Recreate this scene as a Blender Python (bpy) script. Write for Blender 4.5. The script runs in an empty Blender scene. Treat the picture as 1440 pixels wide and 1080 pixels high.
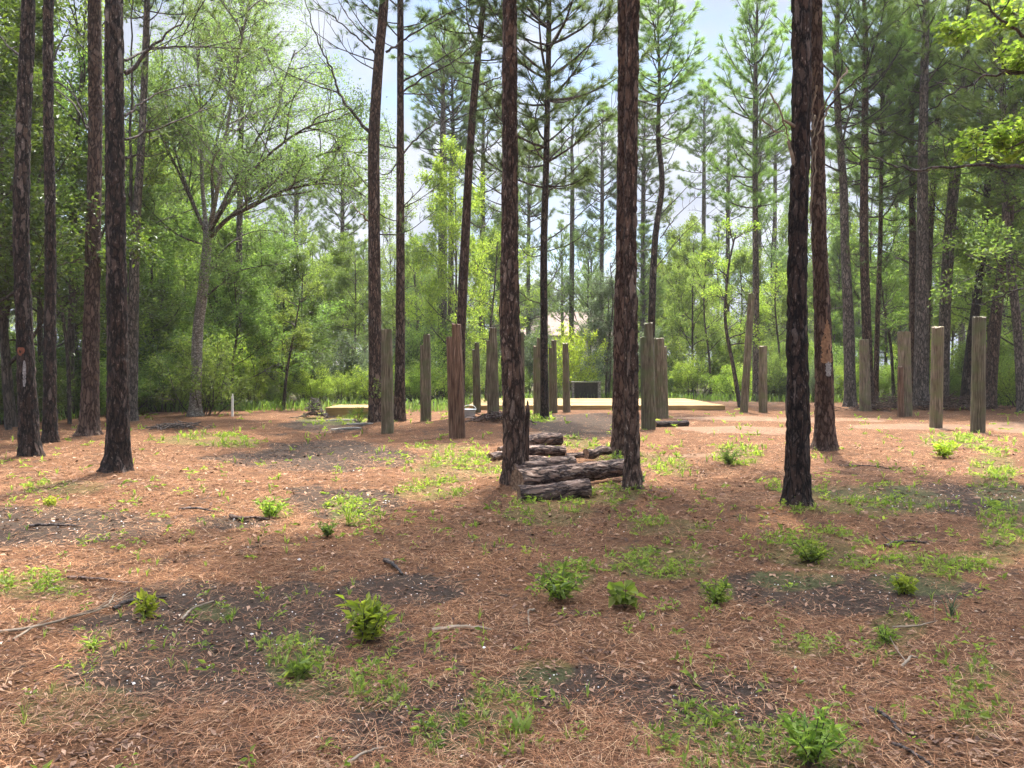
import bpy, math
import numpy as np
from mathutils import Vector

R = math.radians
scene = bpy.context.scene
# ---------------------------------------------------------------- camera
CAM_H = 1.6
FPX = 1067.0                      # focal length in photo pixels (photo 1440 x 1080)
HORIZON = 518.0
PITCH = math.atan((540.0 - HORIZON) / FPX)
cam_d = bpy.data.cameras.new("camera")
cam_d.sensor_width = 36.0
cam_d.lens = 36.0 * FPX / 1440.0
cam_d.clip_start = 0.05
cam_d.clip_end = 3000.0
cam = bpy.data.objects.new("camera", cam_d)
scene.collection.objects.link(cam)
cam.location = (0, 0, CAM_H)
cam.rotation_euler = (R(90) - PITCH, 0, 0)
scene.camera = cam
# ---------------------------------------------------------------- light
SUN_EL, SUN_AZ = 69.0, 10.0        # elevation; azimuth measured from straight ahead (+Y) to the right
sd = bpy.data.lights.new("sun", 'SUN')
sd.energy = 5.0
sd.angle = R(1.6)
sd.color = (1.0, 0.93, 0.82)
sun = bpy.data.objects.new("sun", sd)
scene.collection.objects.link(sun)
sdir = Vector((math.sin(R(SUN_AZ)) * math.cos(R(SUN_EL)), math.cos(R(SUN_AZ)) * math.cos(R(SUN_EL)), math.sin(R(SUN_EL))))
sun.rotation_euler = sdir.to_track_quat('Z', 'Y').to_euler()
sun.location = (0, 0, 60)
world = bpy.data.worlds.new("World")
scene.world = world
world.use_nodes = True
wn, wl = world.node_tree.nodes, world.node_tree.links
wn.clear()
w_out = wn.new('ShaderNodeOutputWorld')
w_bg = wn.new('ShaderNodeBackground')
w_bg.inputs['Strength'].default_value = 0.08
w_sky = wn.new('ShaderNodeTexSky')
w_sky.sky_type = 'NISHITA'
w_sky.sun_disc = False
w_sky.sun_elevation = R(SUN_EL)
w_sky.sun_rotation = R(SUN_AZ)
w_sky.dust_density = 1.0
w_tc = wn.new('ShaderNodeTexCoord')
w_map = wn.new('ShaderNodeMapping')
w_map.inputs['Scale'].default_value = (2.2, 2.2, 4.2)
w_map.inputs['Location'].default_value = (0.4, 0.0, 0.25)
w_noise = wn.new('ShaderNodeTexNoise')
w_noise.inputs['Scale'].default_value = 1.5
w_noise.inputs['Detail'].default_value = 7
w_noise.inputs['Roughness'].default_value = 0.55
w_ramp = wn.new('ShaderNodeValToRGB')
w_ramp.color_ramp.elements[0].position = 0.36
w_ramp.color_ramp.elements[1].position = 0.53
w_noise2 = wn.new('ShaderNodeTexNoise')
w_noise2.inputs['Scale'].default_value = 3.0
w_noise2.inputs['Detail'].default_value = 5
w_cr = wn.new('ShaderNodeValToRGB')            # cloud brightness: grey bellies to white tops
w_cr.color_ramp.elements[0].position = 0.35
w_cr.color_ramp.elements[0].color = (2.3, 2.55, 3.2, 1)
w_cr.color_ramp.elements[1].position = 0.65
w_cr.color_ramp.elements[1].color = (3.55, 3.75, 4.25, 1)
w_mix = wn.new('ShaderNodeMix')
w_mix.data_type = 'RGBA'
wl.new(w_tc.outputs['Generated'], w_map.inputs['Vector'])
wl.new(w_map.outputs['Vector'], w_noise.inputs['Vector'])
wl.new(w_map.outputs['Vector'], w_noise2.inputs['Vector'])
wl.new(w_noise.outputs['Fac'], w_ramp.inputs['Fac'])
wl.new(w_noise2.outputs['Fac'], w_cr.inputs['Fac'])
wl.new(w_ramp.outputs['Color'], w_mix.inputs['Factor'])
wl.new(w_sky.outputs['Color'], w_mix.inputs['A'])
# added cloud glow near the sun and zenith, out of view, lights the foliage
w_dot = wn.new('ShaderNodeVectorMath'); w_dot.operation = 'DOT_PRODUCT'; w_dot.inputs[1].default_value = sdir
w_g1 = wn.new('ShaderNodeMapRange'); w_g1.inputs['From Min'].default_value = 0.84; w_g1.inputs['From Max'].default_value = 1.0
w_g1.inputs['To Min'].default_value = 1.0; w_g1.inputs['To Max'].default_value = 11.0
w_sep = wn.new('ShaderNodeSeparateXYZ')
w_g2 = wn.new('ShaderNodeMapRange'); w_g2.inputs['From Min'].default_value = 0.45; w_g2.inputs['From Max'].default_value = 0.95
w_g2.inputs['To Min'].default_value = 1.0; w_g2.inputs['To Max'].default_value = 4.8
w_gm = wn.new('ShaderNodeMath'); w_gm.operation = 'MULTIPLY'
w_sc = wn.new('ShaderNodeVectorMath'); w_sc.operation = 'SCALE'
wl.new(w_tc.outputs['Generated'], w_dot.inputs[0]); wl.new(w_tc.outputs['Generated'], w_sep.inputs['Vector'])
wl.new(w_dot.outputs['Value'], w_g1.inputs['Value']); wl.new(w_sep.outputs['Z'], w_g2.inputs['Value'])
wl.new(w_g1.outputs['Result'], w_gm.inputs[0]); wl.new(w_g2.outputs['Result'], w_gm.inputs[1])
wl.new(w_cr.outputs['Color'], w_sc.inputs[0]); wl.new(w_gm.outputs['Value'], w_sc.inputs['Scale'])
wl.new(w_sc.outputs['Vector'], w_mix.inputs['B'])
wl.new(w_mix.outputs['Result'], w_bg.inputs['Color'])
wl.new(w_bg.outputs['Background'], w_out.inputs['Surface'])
# ---------------------------------------------------------------- exposure and render settings
scene.view_settings.view_transform = 'Standard'
scene.view_settings.look = 'None'
scene.view_settings.exposure = 1.68
scene.view_settings.gamma = 1.0
scene.render.engine = 'CYCLES'
cy = scene.cycles
cy.max_bounces = 5
cy.diffuse_bounces = 3
cy.glossy_bounces = 2
cy.transmission_bounces = 4
cy.transparent_max_bounces = 4
cy.use_denoising = True
cy.denoiser = 'OPENIMAGEDENOISE'
cy.denoising_input_passes = 'RGB_ALBEDO_NORMAL'
cy.denoising_prefilter = 'ACCURATE'
cy.caustics_reflective = False
cy.caustics_refractive = False

# ================================================================ numeric helpers
def hash3(ix, iy, iz, seed=0):
    n = (ix.astype(np.int64) * 374761393 + iy.astype(np.int64) * 668265263 + iz.astype(np.int64) * 2147483647 + seed * 974634777) & 0x7fffffff
    n = ((n ^ (n >> 13)) * 1274126177) & 0x7fffffff
    n = (n ^ (n >> 16)) & 0x7fffffff
    return (n % 1000003) / 1000003.0

def vnoise3(x, y, z, seed=0):
    x, y, z = np.broadcast_arrays(np.asarray(x, float), np.asarray(y, float), np.asarray(z, float))
    ix, iy, iz = np.floor(x).astype(int), np.floor(y).astype(int), np.floor(z).astype(int)
    fx, fy, fz = x - ix, y - iy, z - iz
    fx, fy, fz = fx * fx * (3 - 2 * fx), fy * fy * (3 - 2 * fy), fz * fz * (3 - 2 * fz)
    out = 0
    for dx in (0, 1):
        for dy in (0, 1):
            for dz in (0, 1):
                w = (fx if dx else 1 - fx) * (fy if dy else 1 - fy) * (fz if dz else 1 - fz)
                out = out + w * hash3(ix + dx, iy + dy, iz + dz, seed)
    return out

def fbm2(x, y, seed=0, octv=4):
    a, s, t = 0.5, 0, 0
    for k in range(octv):
        s = s + a * vnoise3(np.asarray(x) * 2 ** k, np.asarray(y) * 2 ** k, 0.5, seed + k)
        t += a
        a *= 0.5
    return s / t

def worley3(x, y, z, seed=0):
    ix, iy, iz = np.floor(x).astype(int), np.floor(y).astype(int), np.floor(z).astype(int)
    f1 = np.full(x.shape, 9.0); f2 = np.full(x.shape, 9.0); cid = np.zeros(x.shape)
    for dx in (-1, 0, 1):
        for dy in (-1, 0, 1):
            for dz in (-1, 0, 1):
                cx, cy_, cz = ix + dx, iy + dy, iz + dz
                px = cx + hash3(cx, cy_, cz, seed); py = cy_ + hash3(cx, cy_, cz, seed + 1); pz = cz + hash3(cx, cy_, cz, seed + 2)
                d = np.sqrt((px - x) ** 2 + (py - y) ** 2 + (pz - z) ** 2)
                closer = d < f1
                f2 = np.where(closer, f1, np.minimum(f2, d))
                cid = np.where(closer, hash3(cx, cy_, cz, seed + 3), cid)
                f1 = np.where(closer, d, f1)
    return f1, f2, cid

def norm(v):
    return v / (np.linalg.norm(v, axis=-1, keepdims=True) + 1e-9)

CP, SP = math.cos(PITCH), math.sin(PITCH)
def ray(px, py):
    u, v = (px - 720.0) / FPX, (540.0 - py) / FPX
    return np.array([u, CP + v * SP, v * CP - SP])
def ground_at(px, py):            # photo pixel -> point on the flat ground
    d = ray(px, py)
    t = -CAM_H / d[2]
    return d[0] * t, d[1] * t
def point_at(px, py, Y):          # photo pixel -> point at forward distance Y
    d = ray(px, py)
    t = Y / d[1]
    return np.array([d[0] * t, Y, CAM_H + d[2] * t])
def project(x, y, z):
    zz = np.asarray(z) - CAM_H
    depth = np.asarray(y) * CP - zz * SP
    depth = np.where(depth < 0.2, 0.2, depth)
    up = np.asarray(y) * SP + zz * CP
    return 720 + FPX * np.asarray(x) / depth, 540 - FPX * up / depth

MOUNDS = []                       # (x, y, height, radius)
def ground_h(x, y):
    x = np.asarray(x, float); y = np.asarray(y, float)
    h = 0.10 * (fbm2(x * 0.22 + 7, y * 0.22, 3, 3) - 0.5) + 0.05 * (fbm2(x * 1.1, y * 1.1, 11, 3) - 0.5)
    for mx, my, mh, mr in MOUNDS:
        h = h + mh * np.exp(-((x - mx) ** 2 + (y - my) ** 2) / (mr * mr))
    return h
def gh(x, y):
    return float(ground_h(x, y))

# ================================================================ mesh helpers
def build(name, parts, mats, parent=None, smooth=True, attrs=None, loc=None):
    """parts: list of (V(n,3), F(m,k), material index) -> ONE mesh object"""
    Vs, loops, tot, mi, off = [], [], [], [], 0
    for V, F, m in parts:
        if len(F) == 0:
            continue
        V = np.asarray(V, float); F = np.asarray(F, int)
        Vs.append(V); loops.append((F + off).ravel()); tot.append(np.full(len(F), F.shape[1])); mi.append(np.full(len(F), m))
        off += len(V)
    V = np.concatenate(Vs); L = np.concatenate(loops); T = np.concatenate(tot); M = np.concatenate(mi)
    me = bpy.data.meshes.new(name)
    me.vertices.add(len(V)); me.vertices.foreach_set('co', V.astype(np.float32).ravel())
    me.loops.add(len(L)); me.loops.foreach_set('vertex_index', L.astype(np.int32))
    me.polygons.add(len(T))
    st = np.concatenate([[0], np.cumsum(T)[:-1]])
    me.polygons.foreach_set('loop_start', st.astype(np.int32))
    me.polygons.foreach_set('loop_total', T.astype(np.int32))
    me.polygons.foreach_set('material_index', M.astype(np.int32))
    me.polygons.foreach_set('use_smooth', np.full(len(T), smooth))
    if attrs:
        for k, a in attrs.items():
            at = me.attributes.new(k, 'FLOAT', 'POINT')
            at.data.foreach_set('value', np.asarray(a, np.float32))
    me.update(calc_edges=True)
    me.validate()
    for m in (mats if isinstance(mats, (list, tuple)) else [mats]):
        me.materials.append(m)
    return link(name, me, parent, loc)

def link(name, me, parent=None, loc=None):
    o = bpy.data.objects.new(name, me)
    scene.collection.objects.link(o)
    if parent is not None:
        o.parent = parent
    if loc is not None:
        o.location = loc
    return o

USED = {}
def tag(o, label, cat, group=None, kind=None):
    o['label'] = label
    o['category'] = cat
    if group: o['group'] = group
    if kind: o['kind'] = kind
    USED.setdefault(label, 0); USED[label] += 1
    return o
def thing(name, label, cat, loc, group=None, rotz=0.0):
    o = bpy.data.objects.new(name, None)
    o.empty_display_size = 0.2
    scene.collection.objects.link(o)
    o.location = loc
    o.rotation_euler = (0, 0, rotz)
    return tag(o, label, cat, group)

def tube(P, rad, segs=6, cap=True):
    P = np.asarray(P, float); n = len(P); rad = np.broadcast_to(np.asarray(rad, float), (n,))
    T = norm(np.gradient(P, axis=0))
    ref = np.array([1.0, 0, 0]) if abs(T[0][0]) < 0.8 else np.array([0, 1.0, 0])
    A = np.zeros_like(P)
    a = ref - T[0] * ref.dot(T[0]); a /= np.linalg.norm(a)
    for i in range(n):
        a = a - T[i] * a.dot(T[i]); a /= (np.linalg.norm(a) + 1e-9); A[i] = a
    B = np.cross(T, A)
    th = np.linspace(0, 2 * np.pi, segs, endpoint=False)
    V = P[:, None, :] + rad[:, None, None] * (np.cos(th)[None, :, None] * A[:, None, :] + np.sin(th)[None, :, None] * B[:, None, :])
    V = V.reshape(-1, 3)
    i = np.arange(n - 1)[:, None] * segs; j = np.arange(segs)[None, :]; j2 = (j + 1) % segs
    F = np.stack([i + j, i + j2, i + segs + j2, i + segs + j], -1).reshape(-1, 4)
    return V, F

def merge(list_vf):
    Vs, Fs, off = [], [], 0
    for V, F in list_vf:
        Vs.append(V); Fs.append(F + off); off += len(V)
    return np.concatenate(Vs), np.concatenate(Fs)

def box(c, s, rz=0.0, tilt=(0, 0)):
    x, y, z = np.array(s) / 2
    V = np.array([[-x, -y, -z], [x, -y, -z], [x, y, -z], [-x, y, -z], [-x, -y, z], [x, -y, z], [x, y, z], [-x, y, z]])
    tx, ty = tilt
    V[:, 2] += V[:, 0] * tx + V[:, 1] * ty
    ca, sa = math.cos(rz), math.sin(rz)
    V = np.stack([V[:, 0] * ca - V[:, 1] * sa, V[:, 0] * sa + V[:, 1] * ca, V[:, 2]], 1) + np.array(c)
    F = np.array([[0, 3, 2, 1], [4, 5, 6, 7], [0, 1, 5, 4], [1, 2, 6, 5], [2, 3, 7, 6], [3, 0, 4, 7]])
    return V, F

def smooth_path(P, n):
    """Catmull-Rom through P, n points per segment"""
    P = np.asarray(P, float)
    Q = np.vstack([2 * P[0] - P[1], P, 2 * P[-1] - P[-2]])
    out = []
    for i in range(1, len(Q) - 2):
        t = np.linspace(0, 1, n, endpoint=False)[:, None]
        a, b, c, d = Q[i - 1], Q[i], Q[i + 1], Q[i + 2]
        out.append(0.5 * ((2 * b) + (c - a) * t + (2 * a - 5 * b + 4 * c - d) * t ** 2 + (-a + 3 * b - 3 * c + d) * t ** 3))
    out.append(P[-1:])
    return np.vstack(out)

def needles(C, D, rng, n=30, length=0.2, width=0.008, spread=0.8):
    """needle tufts: n thin tapering triangles at each centre C pointing about D"""
    N = len(C)
    Dn = np.repeat(norm(D), n, 0); Cn = np.repeat(C, n, 0)
    rnd = norm(rng.normal(size=(N * n, 3)))
    d = norm(Dn * rng.uniform(0.35, 1.1, (N * n, 1)) + rnd * spread)
    side = norm(np.cross(d, norm(rng.normal(size=(N * n, 3)))))
    L = length * rng.uniform(0.65, 1.1, (N * n, 1))
    base = Cn - Dn * rng.uniform(0, 0.5, (N * n, 1)) * length
    w = width * 0.5
    tip = base + d * L
    tip[:, 2] -= 0.10 * L[:, 0]
    V = np.stack([base - side * w, base + side * w, tip], 1).reshape(-1, 3)
    F = np.arange(len(V)).reshape(-1, 3)
    return V, F

def leaves(C, rng, size=0.08, ratio=0.5, flat=0.6, D=None):
    """leaf blades: one folded 4-corner blade per centre C"""
    n = len(C)
    nrm = norm(rng.normal(size=(n, 3)) * (1 - flat) + np.array([0, 0, 1.0]) * flat)
    ax = rng.normal(size=(n, 3)) if D is None else D + 0.5 * rng.normal(size=(n, 3))
    ax = norm(ax - nrm * (ax * nrm).sum(1, keepdims=True))
    b = np.cross(nrm, ax)
    L = size * rng.uniform(0.6, 1.25, (n, 1)); W = L * ratio
    fold = nrm * W * 0.22
    mid = C + ax * L * 0.45
    tip = C + ax * L - nrm * L * 0.12
    V = np.stack([C, mid + b * W * 0.5 + fold, tip, mid - b * W * 0.5 + fold], 1).reshape(-1, 3)
    F = np.arange(len(V)).reshape(-1, 4)
    return V, F

# ================================================================ materials
def new_mat(name):
    m = bpy.data.materials.new(name)
    m.use_nodes = True
    nt = m.node_tree
    nt.nodes.clear()
    return m, nt.nodes, nt.links, nt.nodes.new('ShaderNodeOutputMaterial')

def ramp(nd, stops):
    r = nd.new('ShaderNodeValToRGB')
    e = r.color_ramp.elements
    while len(e) < len(stops): e.new(0.5)
    for k, (p, c) in enumerate(stops):
        e[k].position = p
        e[k].color = (*c, 1)
    return r

def leaf_mat(name, c_dark, c_mid, c_light, trans=0.4, tcol=None, rough=0.55, spec=0.25):
    m, nd, lk, out = new_mat(name)
    geo = nd.new('ShaderNodeNewGeometry'); oi = nd.new('ShaderNodeObjectInfo')
    rp = ramp(nd, [(0.0, c_dark), (0.5, c_mid), (1.0, c_light)])
    lk.new(geo.outputs['Random Per Island'], rp.inputs['Fac'])
    hsv = nd.new('ShaderNodeHueSaturation')
    mr = nd.new('ShaderNodeMapRange'); mr.inputs['To Min'].default_value = 0.485; mr.inputs['To Max'].default_value = 0.512
    mv = nd.new('ShaderNodeMapRange'); mv.inputs['To Min'].default_value = 0.8; mv.inputs['To Max'].default_value = 1.2
    lk.new(oi.outputs['Random'], mr.inputs['Value']); lk.new(mr.outputs['Result'], hsv.inputs['Hue'])
    lk.new(oi.outputs['Random'], mv.inputs['Value']); lk.new(mv.outputs['Result'], hsv.inputs['Value'])
    lk.new(rp.outputs['Color'], hsv.inputs['Color'])
    p = nd.new('ShaderNodeBsdfPrincipled')
    p.inputs['Roughness'].default_value = rough
    p.inputs['Specular IOR Level'].default_value = spec
    lk.new(hsv.outputs['Color'], p.inputs['Base Color'])
    t = nd.new('ShaderNodeBsdfTranslucent')
    mx = nd.new('ShaderNodeMix'); mx.data_type = 'RGBA'; mx.blend_type = 'MULTIPLY'; mx.inputs['Factor'].default_value = 1.0
    mx.inputs['B'].default_value = (*(tcol or (1.7, 1.85, 0.72)), 1)
    lk.new(hsv.outputs['Color'], mx.inputs['A']); lk.new(mx.outputs['Result'], t.inputs['Color'])
    ms = nd.new('ShaderNodeMixShader'); ms.inputs['Fac'].default_value = trans
    lk.new(p.outputs['BSDF'], ms.inputs[1]); lk.new(t.outputs['BSDF'], ms.inputs[2]); lk.new(ms.outputs['Shader'], out.inputs['Surface'])
    return m

def island_mat(name, stops, rough=0.85, spec=0.15):
    m, nd, lk, out = new_mat(name)
    geo = nd.new('ShaderNodeNewGeometry')
    rp = ramp(nd, stops)
    lk.new(geo.outputs['Random Per Island'], rp.inputs['Fac'])
    p = nd.new('ShaderNodeBsdfPrincipled')
    p.inputs['Roughness'].default_value = rough; p.inputs['Specular IOR Level'].default_value = spec
    lk.new(rp.outputs['Color'], p.inputs['Base Color']); lk.new(p.outputs['BSDF'], out.inputs['Surface'])
    return m

def bark_mat(name, crack, plate, fleck, scale=1.0, zs=0.28, fleck_amt=0.62, bump=0.5, char=None, rough=0.9):
    """plated bark: dark cracks, brown plates, pale flaking patches; char = height below which scorch stains show"""
    m, nd, lk, out = new_mat(name)
    tc = nd.new('ShaderNodeTexCoord'); oi = nd.new('ShaderNodeObjectInfo')
    mp = nd.new('ShaderNodeMapping'); mp.inputs['Scale'].default_value = (scale, scale, scale * zs)
    addv = nd.new('ShaderNodeVectorMath'); addv.operation = 'ADD'
    sc = nd.new('ShaderNodeVectorMath'); sc.operation = 'SCALE'; sc.inputs['Scale'].default_value = 37.0
    comb = nd.new('ShaderNodeCombineXYZ')
    for k in 'XYZ': lk.new(oi.outputs['Random'], comb.inputs[k])
    lk.new(comb.outputs['Vector'], sc.inputs[0])
    lk.new(tc.outputs['Object'], addv.inputs[0]); lk.new(sc.outputs['Vector'], addv.inputs[1])
    lk.new(addv.outputs['Vector'], mp.inputs['Vector'])
    dn = nd.new('ShaderNodeTexNoise'); dn.inputs['Scale'].default_value = 7; dn.inputs['Detail'].default_value = 5; dn.inputs['Roughness'].default_value = 0.65
    lk.new(mp.outputs['Vector'], dn.inputs['Vector'])
    dm = nd.new('ShaderNodeMix'); dm.data_type = 'VECTOR'; dm.inputs['Factor'].default_value = 0.16
    lk.new(mp.outputs['Vector'], dm.inputs['A']); lk.new(dn.outputs['Color'], dm.inputs['B'])
    vo = nd.new('ShaderNodeTexVoronoi'); vo.feature = 'DISTANCE_TO_EDGE'; vo.inputs['Scale'].default_value = 16
    vc = nd.new('ShaderNodeTexVoronoi'); vc.feature = 'F1'; vc.inputs['Scale'].default_value = 16
    lk.new(dm.outputs['Result'], vo.inputs['Vector']); lk.new(dm.outputs['Result'], vc.inputs['Vector'])
    r1 = ramp(nd, [(0.02, (0, 0, 0)), (0.20, (1, 1, 1))])
    lk.new(vo.outputs['Distance'], r1.inputs['Fac'])
    mpf = nd.new('ShaderNodeMapping'); mpf.inputs['Scale'].default_value = (1, 1, 0.35)
    lk.new(addv.outputs['Vector'], mpf.inputs['Vector'])
    fn = nd.new('ShaderNodeTexNoise'); fn.inputs['Scale'].default_value = 42 * scale; fn.inputs['Detail'].default_value = 6; fn.inputs['Roughness'].default_value = 0.72
    lk.new(mpf.outputs['Vector'], fn.inputs['Vector'])
    r2 = ramp(nd, [(fleck_amt - 0.03, (0, 0, 0)), (fleck_amt + 0.08, (1, 1, 1))])
    lk.new(fn.outputs['Fac'], r2.inputs['Fac'])
    # big-scale tone change
    bn = nd.new('ShaderNodeTexNoise'); bn.inputs['Scale'].default_value = 2.2; bn.inputs['Detail'].default_value = 3
    lk.new(mp.outputs['Vector'], bn.inputs['Vector'])
    m1 = nd.new('ShaderNodeMix'); m1.data_type = 'RGBA'
    m1.inputs['A'].default_value = (*plate, 1); m1.inputs['B'].default_value = (plate[0] * 0.55, plate[1] * 0.55, plate[2] * 0.6, 1)
    lk.new(bn.outputs['Fac'], m1.inputs['Factor'])
    m1b = nd.new('ShaderNodeMix'); m1b.data_type = 'RGBA'; m1b.blend_type = 'MULTIPLY'; m1b.inputs['Factor'].default_value = 0.6
    lk.new(m1.outputs['Result'], m1b.inputs['A'])
    cg = nd.new('ShaderNodeMapRange'); cg.inputs['To Min'].default_value = 0.45; cg.inputs['To Max'].default_value = 1.6
    sep = nd.new('ShaderNodeSeparateColor'); lk.new(vc.outputs['Color'], sep.inputs['Color']); lk.new(sep.outputs['Red'], cg.inputs['Value'])
    lk.new(cg.outputs['Result'], m1b.inputs['B'])
    m2 = nd.new('ShaderNodeMix'); m2.data_type = 'RGBA'; m2.inputs['B'].default_value = (*fleck, 1)
    lk.new(m1b.outputs['Result'], m2.inputs['A']); lk.new(r2.outputs['Color'], m2.inputs['Factor'])
    m3 = nd.new('ShaderNodeMix'); m3.data_type = 'RGBA'; m3.inputs['A'].default_value = (*crack, 1)
    pl = nd.new('ShaderNodeMapRange'); pl.inputs['From Min'].default_value = 0.80; pl.inputs['From Max'].default_value = 0.95; pl.inputs['To Max'].default_value = 0.28
    lk.new(sep.outputs['Green'], pl.inputs['Value'])
    m2b = nd.new('ShaderNodeMix'); m2b.data_type = 'RGBA'; m2b.inputs['B'].default_value = (*fleck, 1)
    lk.new(pl.outputs['Result'], m2b.inputs['Factor']); lk.new(m2.outputs['Result'], m2b.inputs['A'])
    lk.new(r1.outputs['Color'], m3.inputs['Factor']); lk.new(m2b.outputs['Result'], m3.inputs['B'])
    col = m3.outputs['Result']
    if char:
        sx = nd.new('ShaderNodeSeparateXYZ'); lk.new(tc.outputs['Object'], sx.inputs['Vector'])
        cn = nd.new('ShaderNodeTexNoise'); cn.inputs['Scale'].default_value = 1.3; cn.inputs['Detail'].default_value = 5
        lk.new(mp.outputs['Vector'], cn.inputs['Vector'])
        ma = nd.new('ShaderNodeMath'); ma.operation = 'MULTIPLY_ADD'; ma.inputs[1].default_value = 4.0
        lk.new(cn.outputs['Fac'], ma.inputs[0]); lk.new(sx.outputs['Z'], ma.inputs[2])
        cr = ramp(nd, [(0.0, (1, 1, 1)), (1.0, (0, 0, 0))])
        mrr = nd.new('ShaderNodeMapRange'); mrr.inputs['From Min'].default_value = char + 1.2; mrr.inputs['From Max'].default_value = char + 3.0
        lk.new(ma.outputs['Value'], mrr.inputs['Value']); lk.new(mrr.outputs['Result'], cr.inputs['Fac'])
        m4 = nd.new('ShaderNodeMix'); m4.data_type = 'RGBA'; m4.blend_type = 'MULTIPLY'; m4.inputs['B'].default_value = (0.60, 0.54, 0.52, 1)
        lk.new(cr.outputs['Color'], m4.inputs['Factor']); lk.new(col, m4.inputs['A'])
        col = m4.outputs['Result']
    p = nd.new('ShaderNodeBsdfPrincipled'); p.inputs['Roughness'].default_value = rough; p.inputs['Specular IOR Level'].default_value = 0.25
    lk.new(col, p.inputs['Base Color'])
    hs = nd.new('ShaderNodeMath'); hs.operation = 'MULTIPLY_ADD'; hs.inputs[1].default_value = 0.5
    lk.new(fn.outputs['Fac'], hs.inputs[0]); lk.new(r1.outputs['Color'], hs.inputs[2])
    bp = nd.new('ShaderNodeBump'); bp.inputs['Strength'].default_value = bump; bp.inputs['Distance'].default_value = 0.02
    lk.new(hs.outputs['Value'], bp.inputs['Height']); lk.new(bp.outputs['Normal'], p.inputs['Normal'])
    lk.new(p.outputs['BSDF'], out.inputs['Surface'])
    return m

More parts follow.
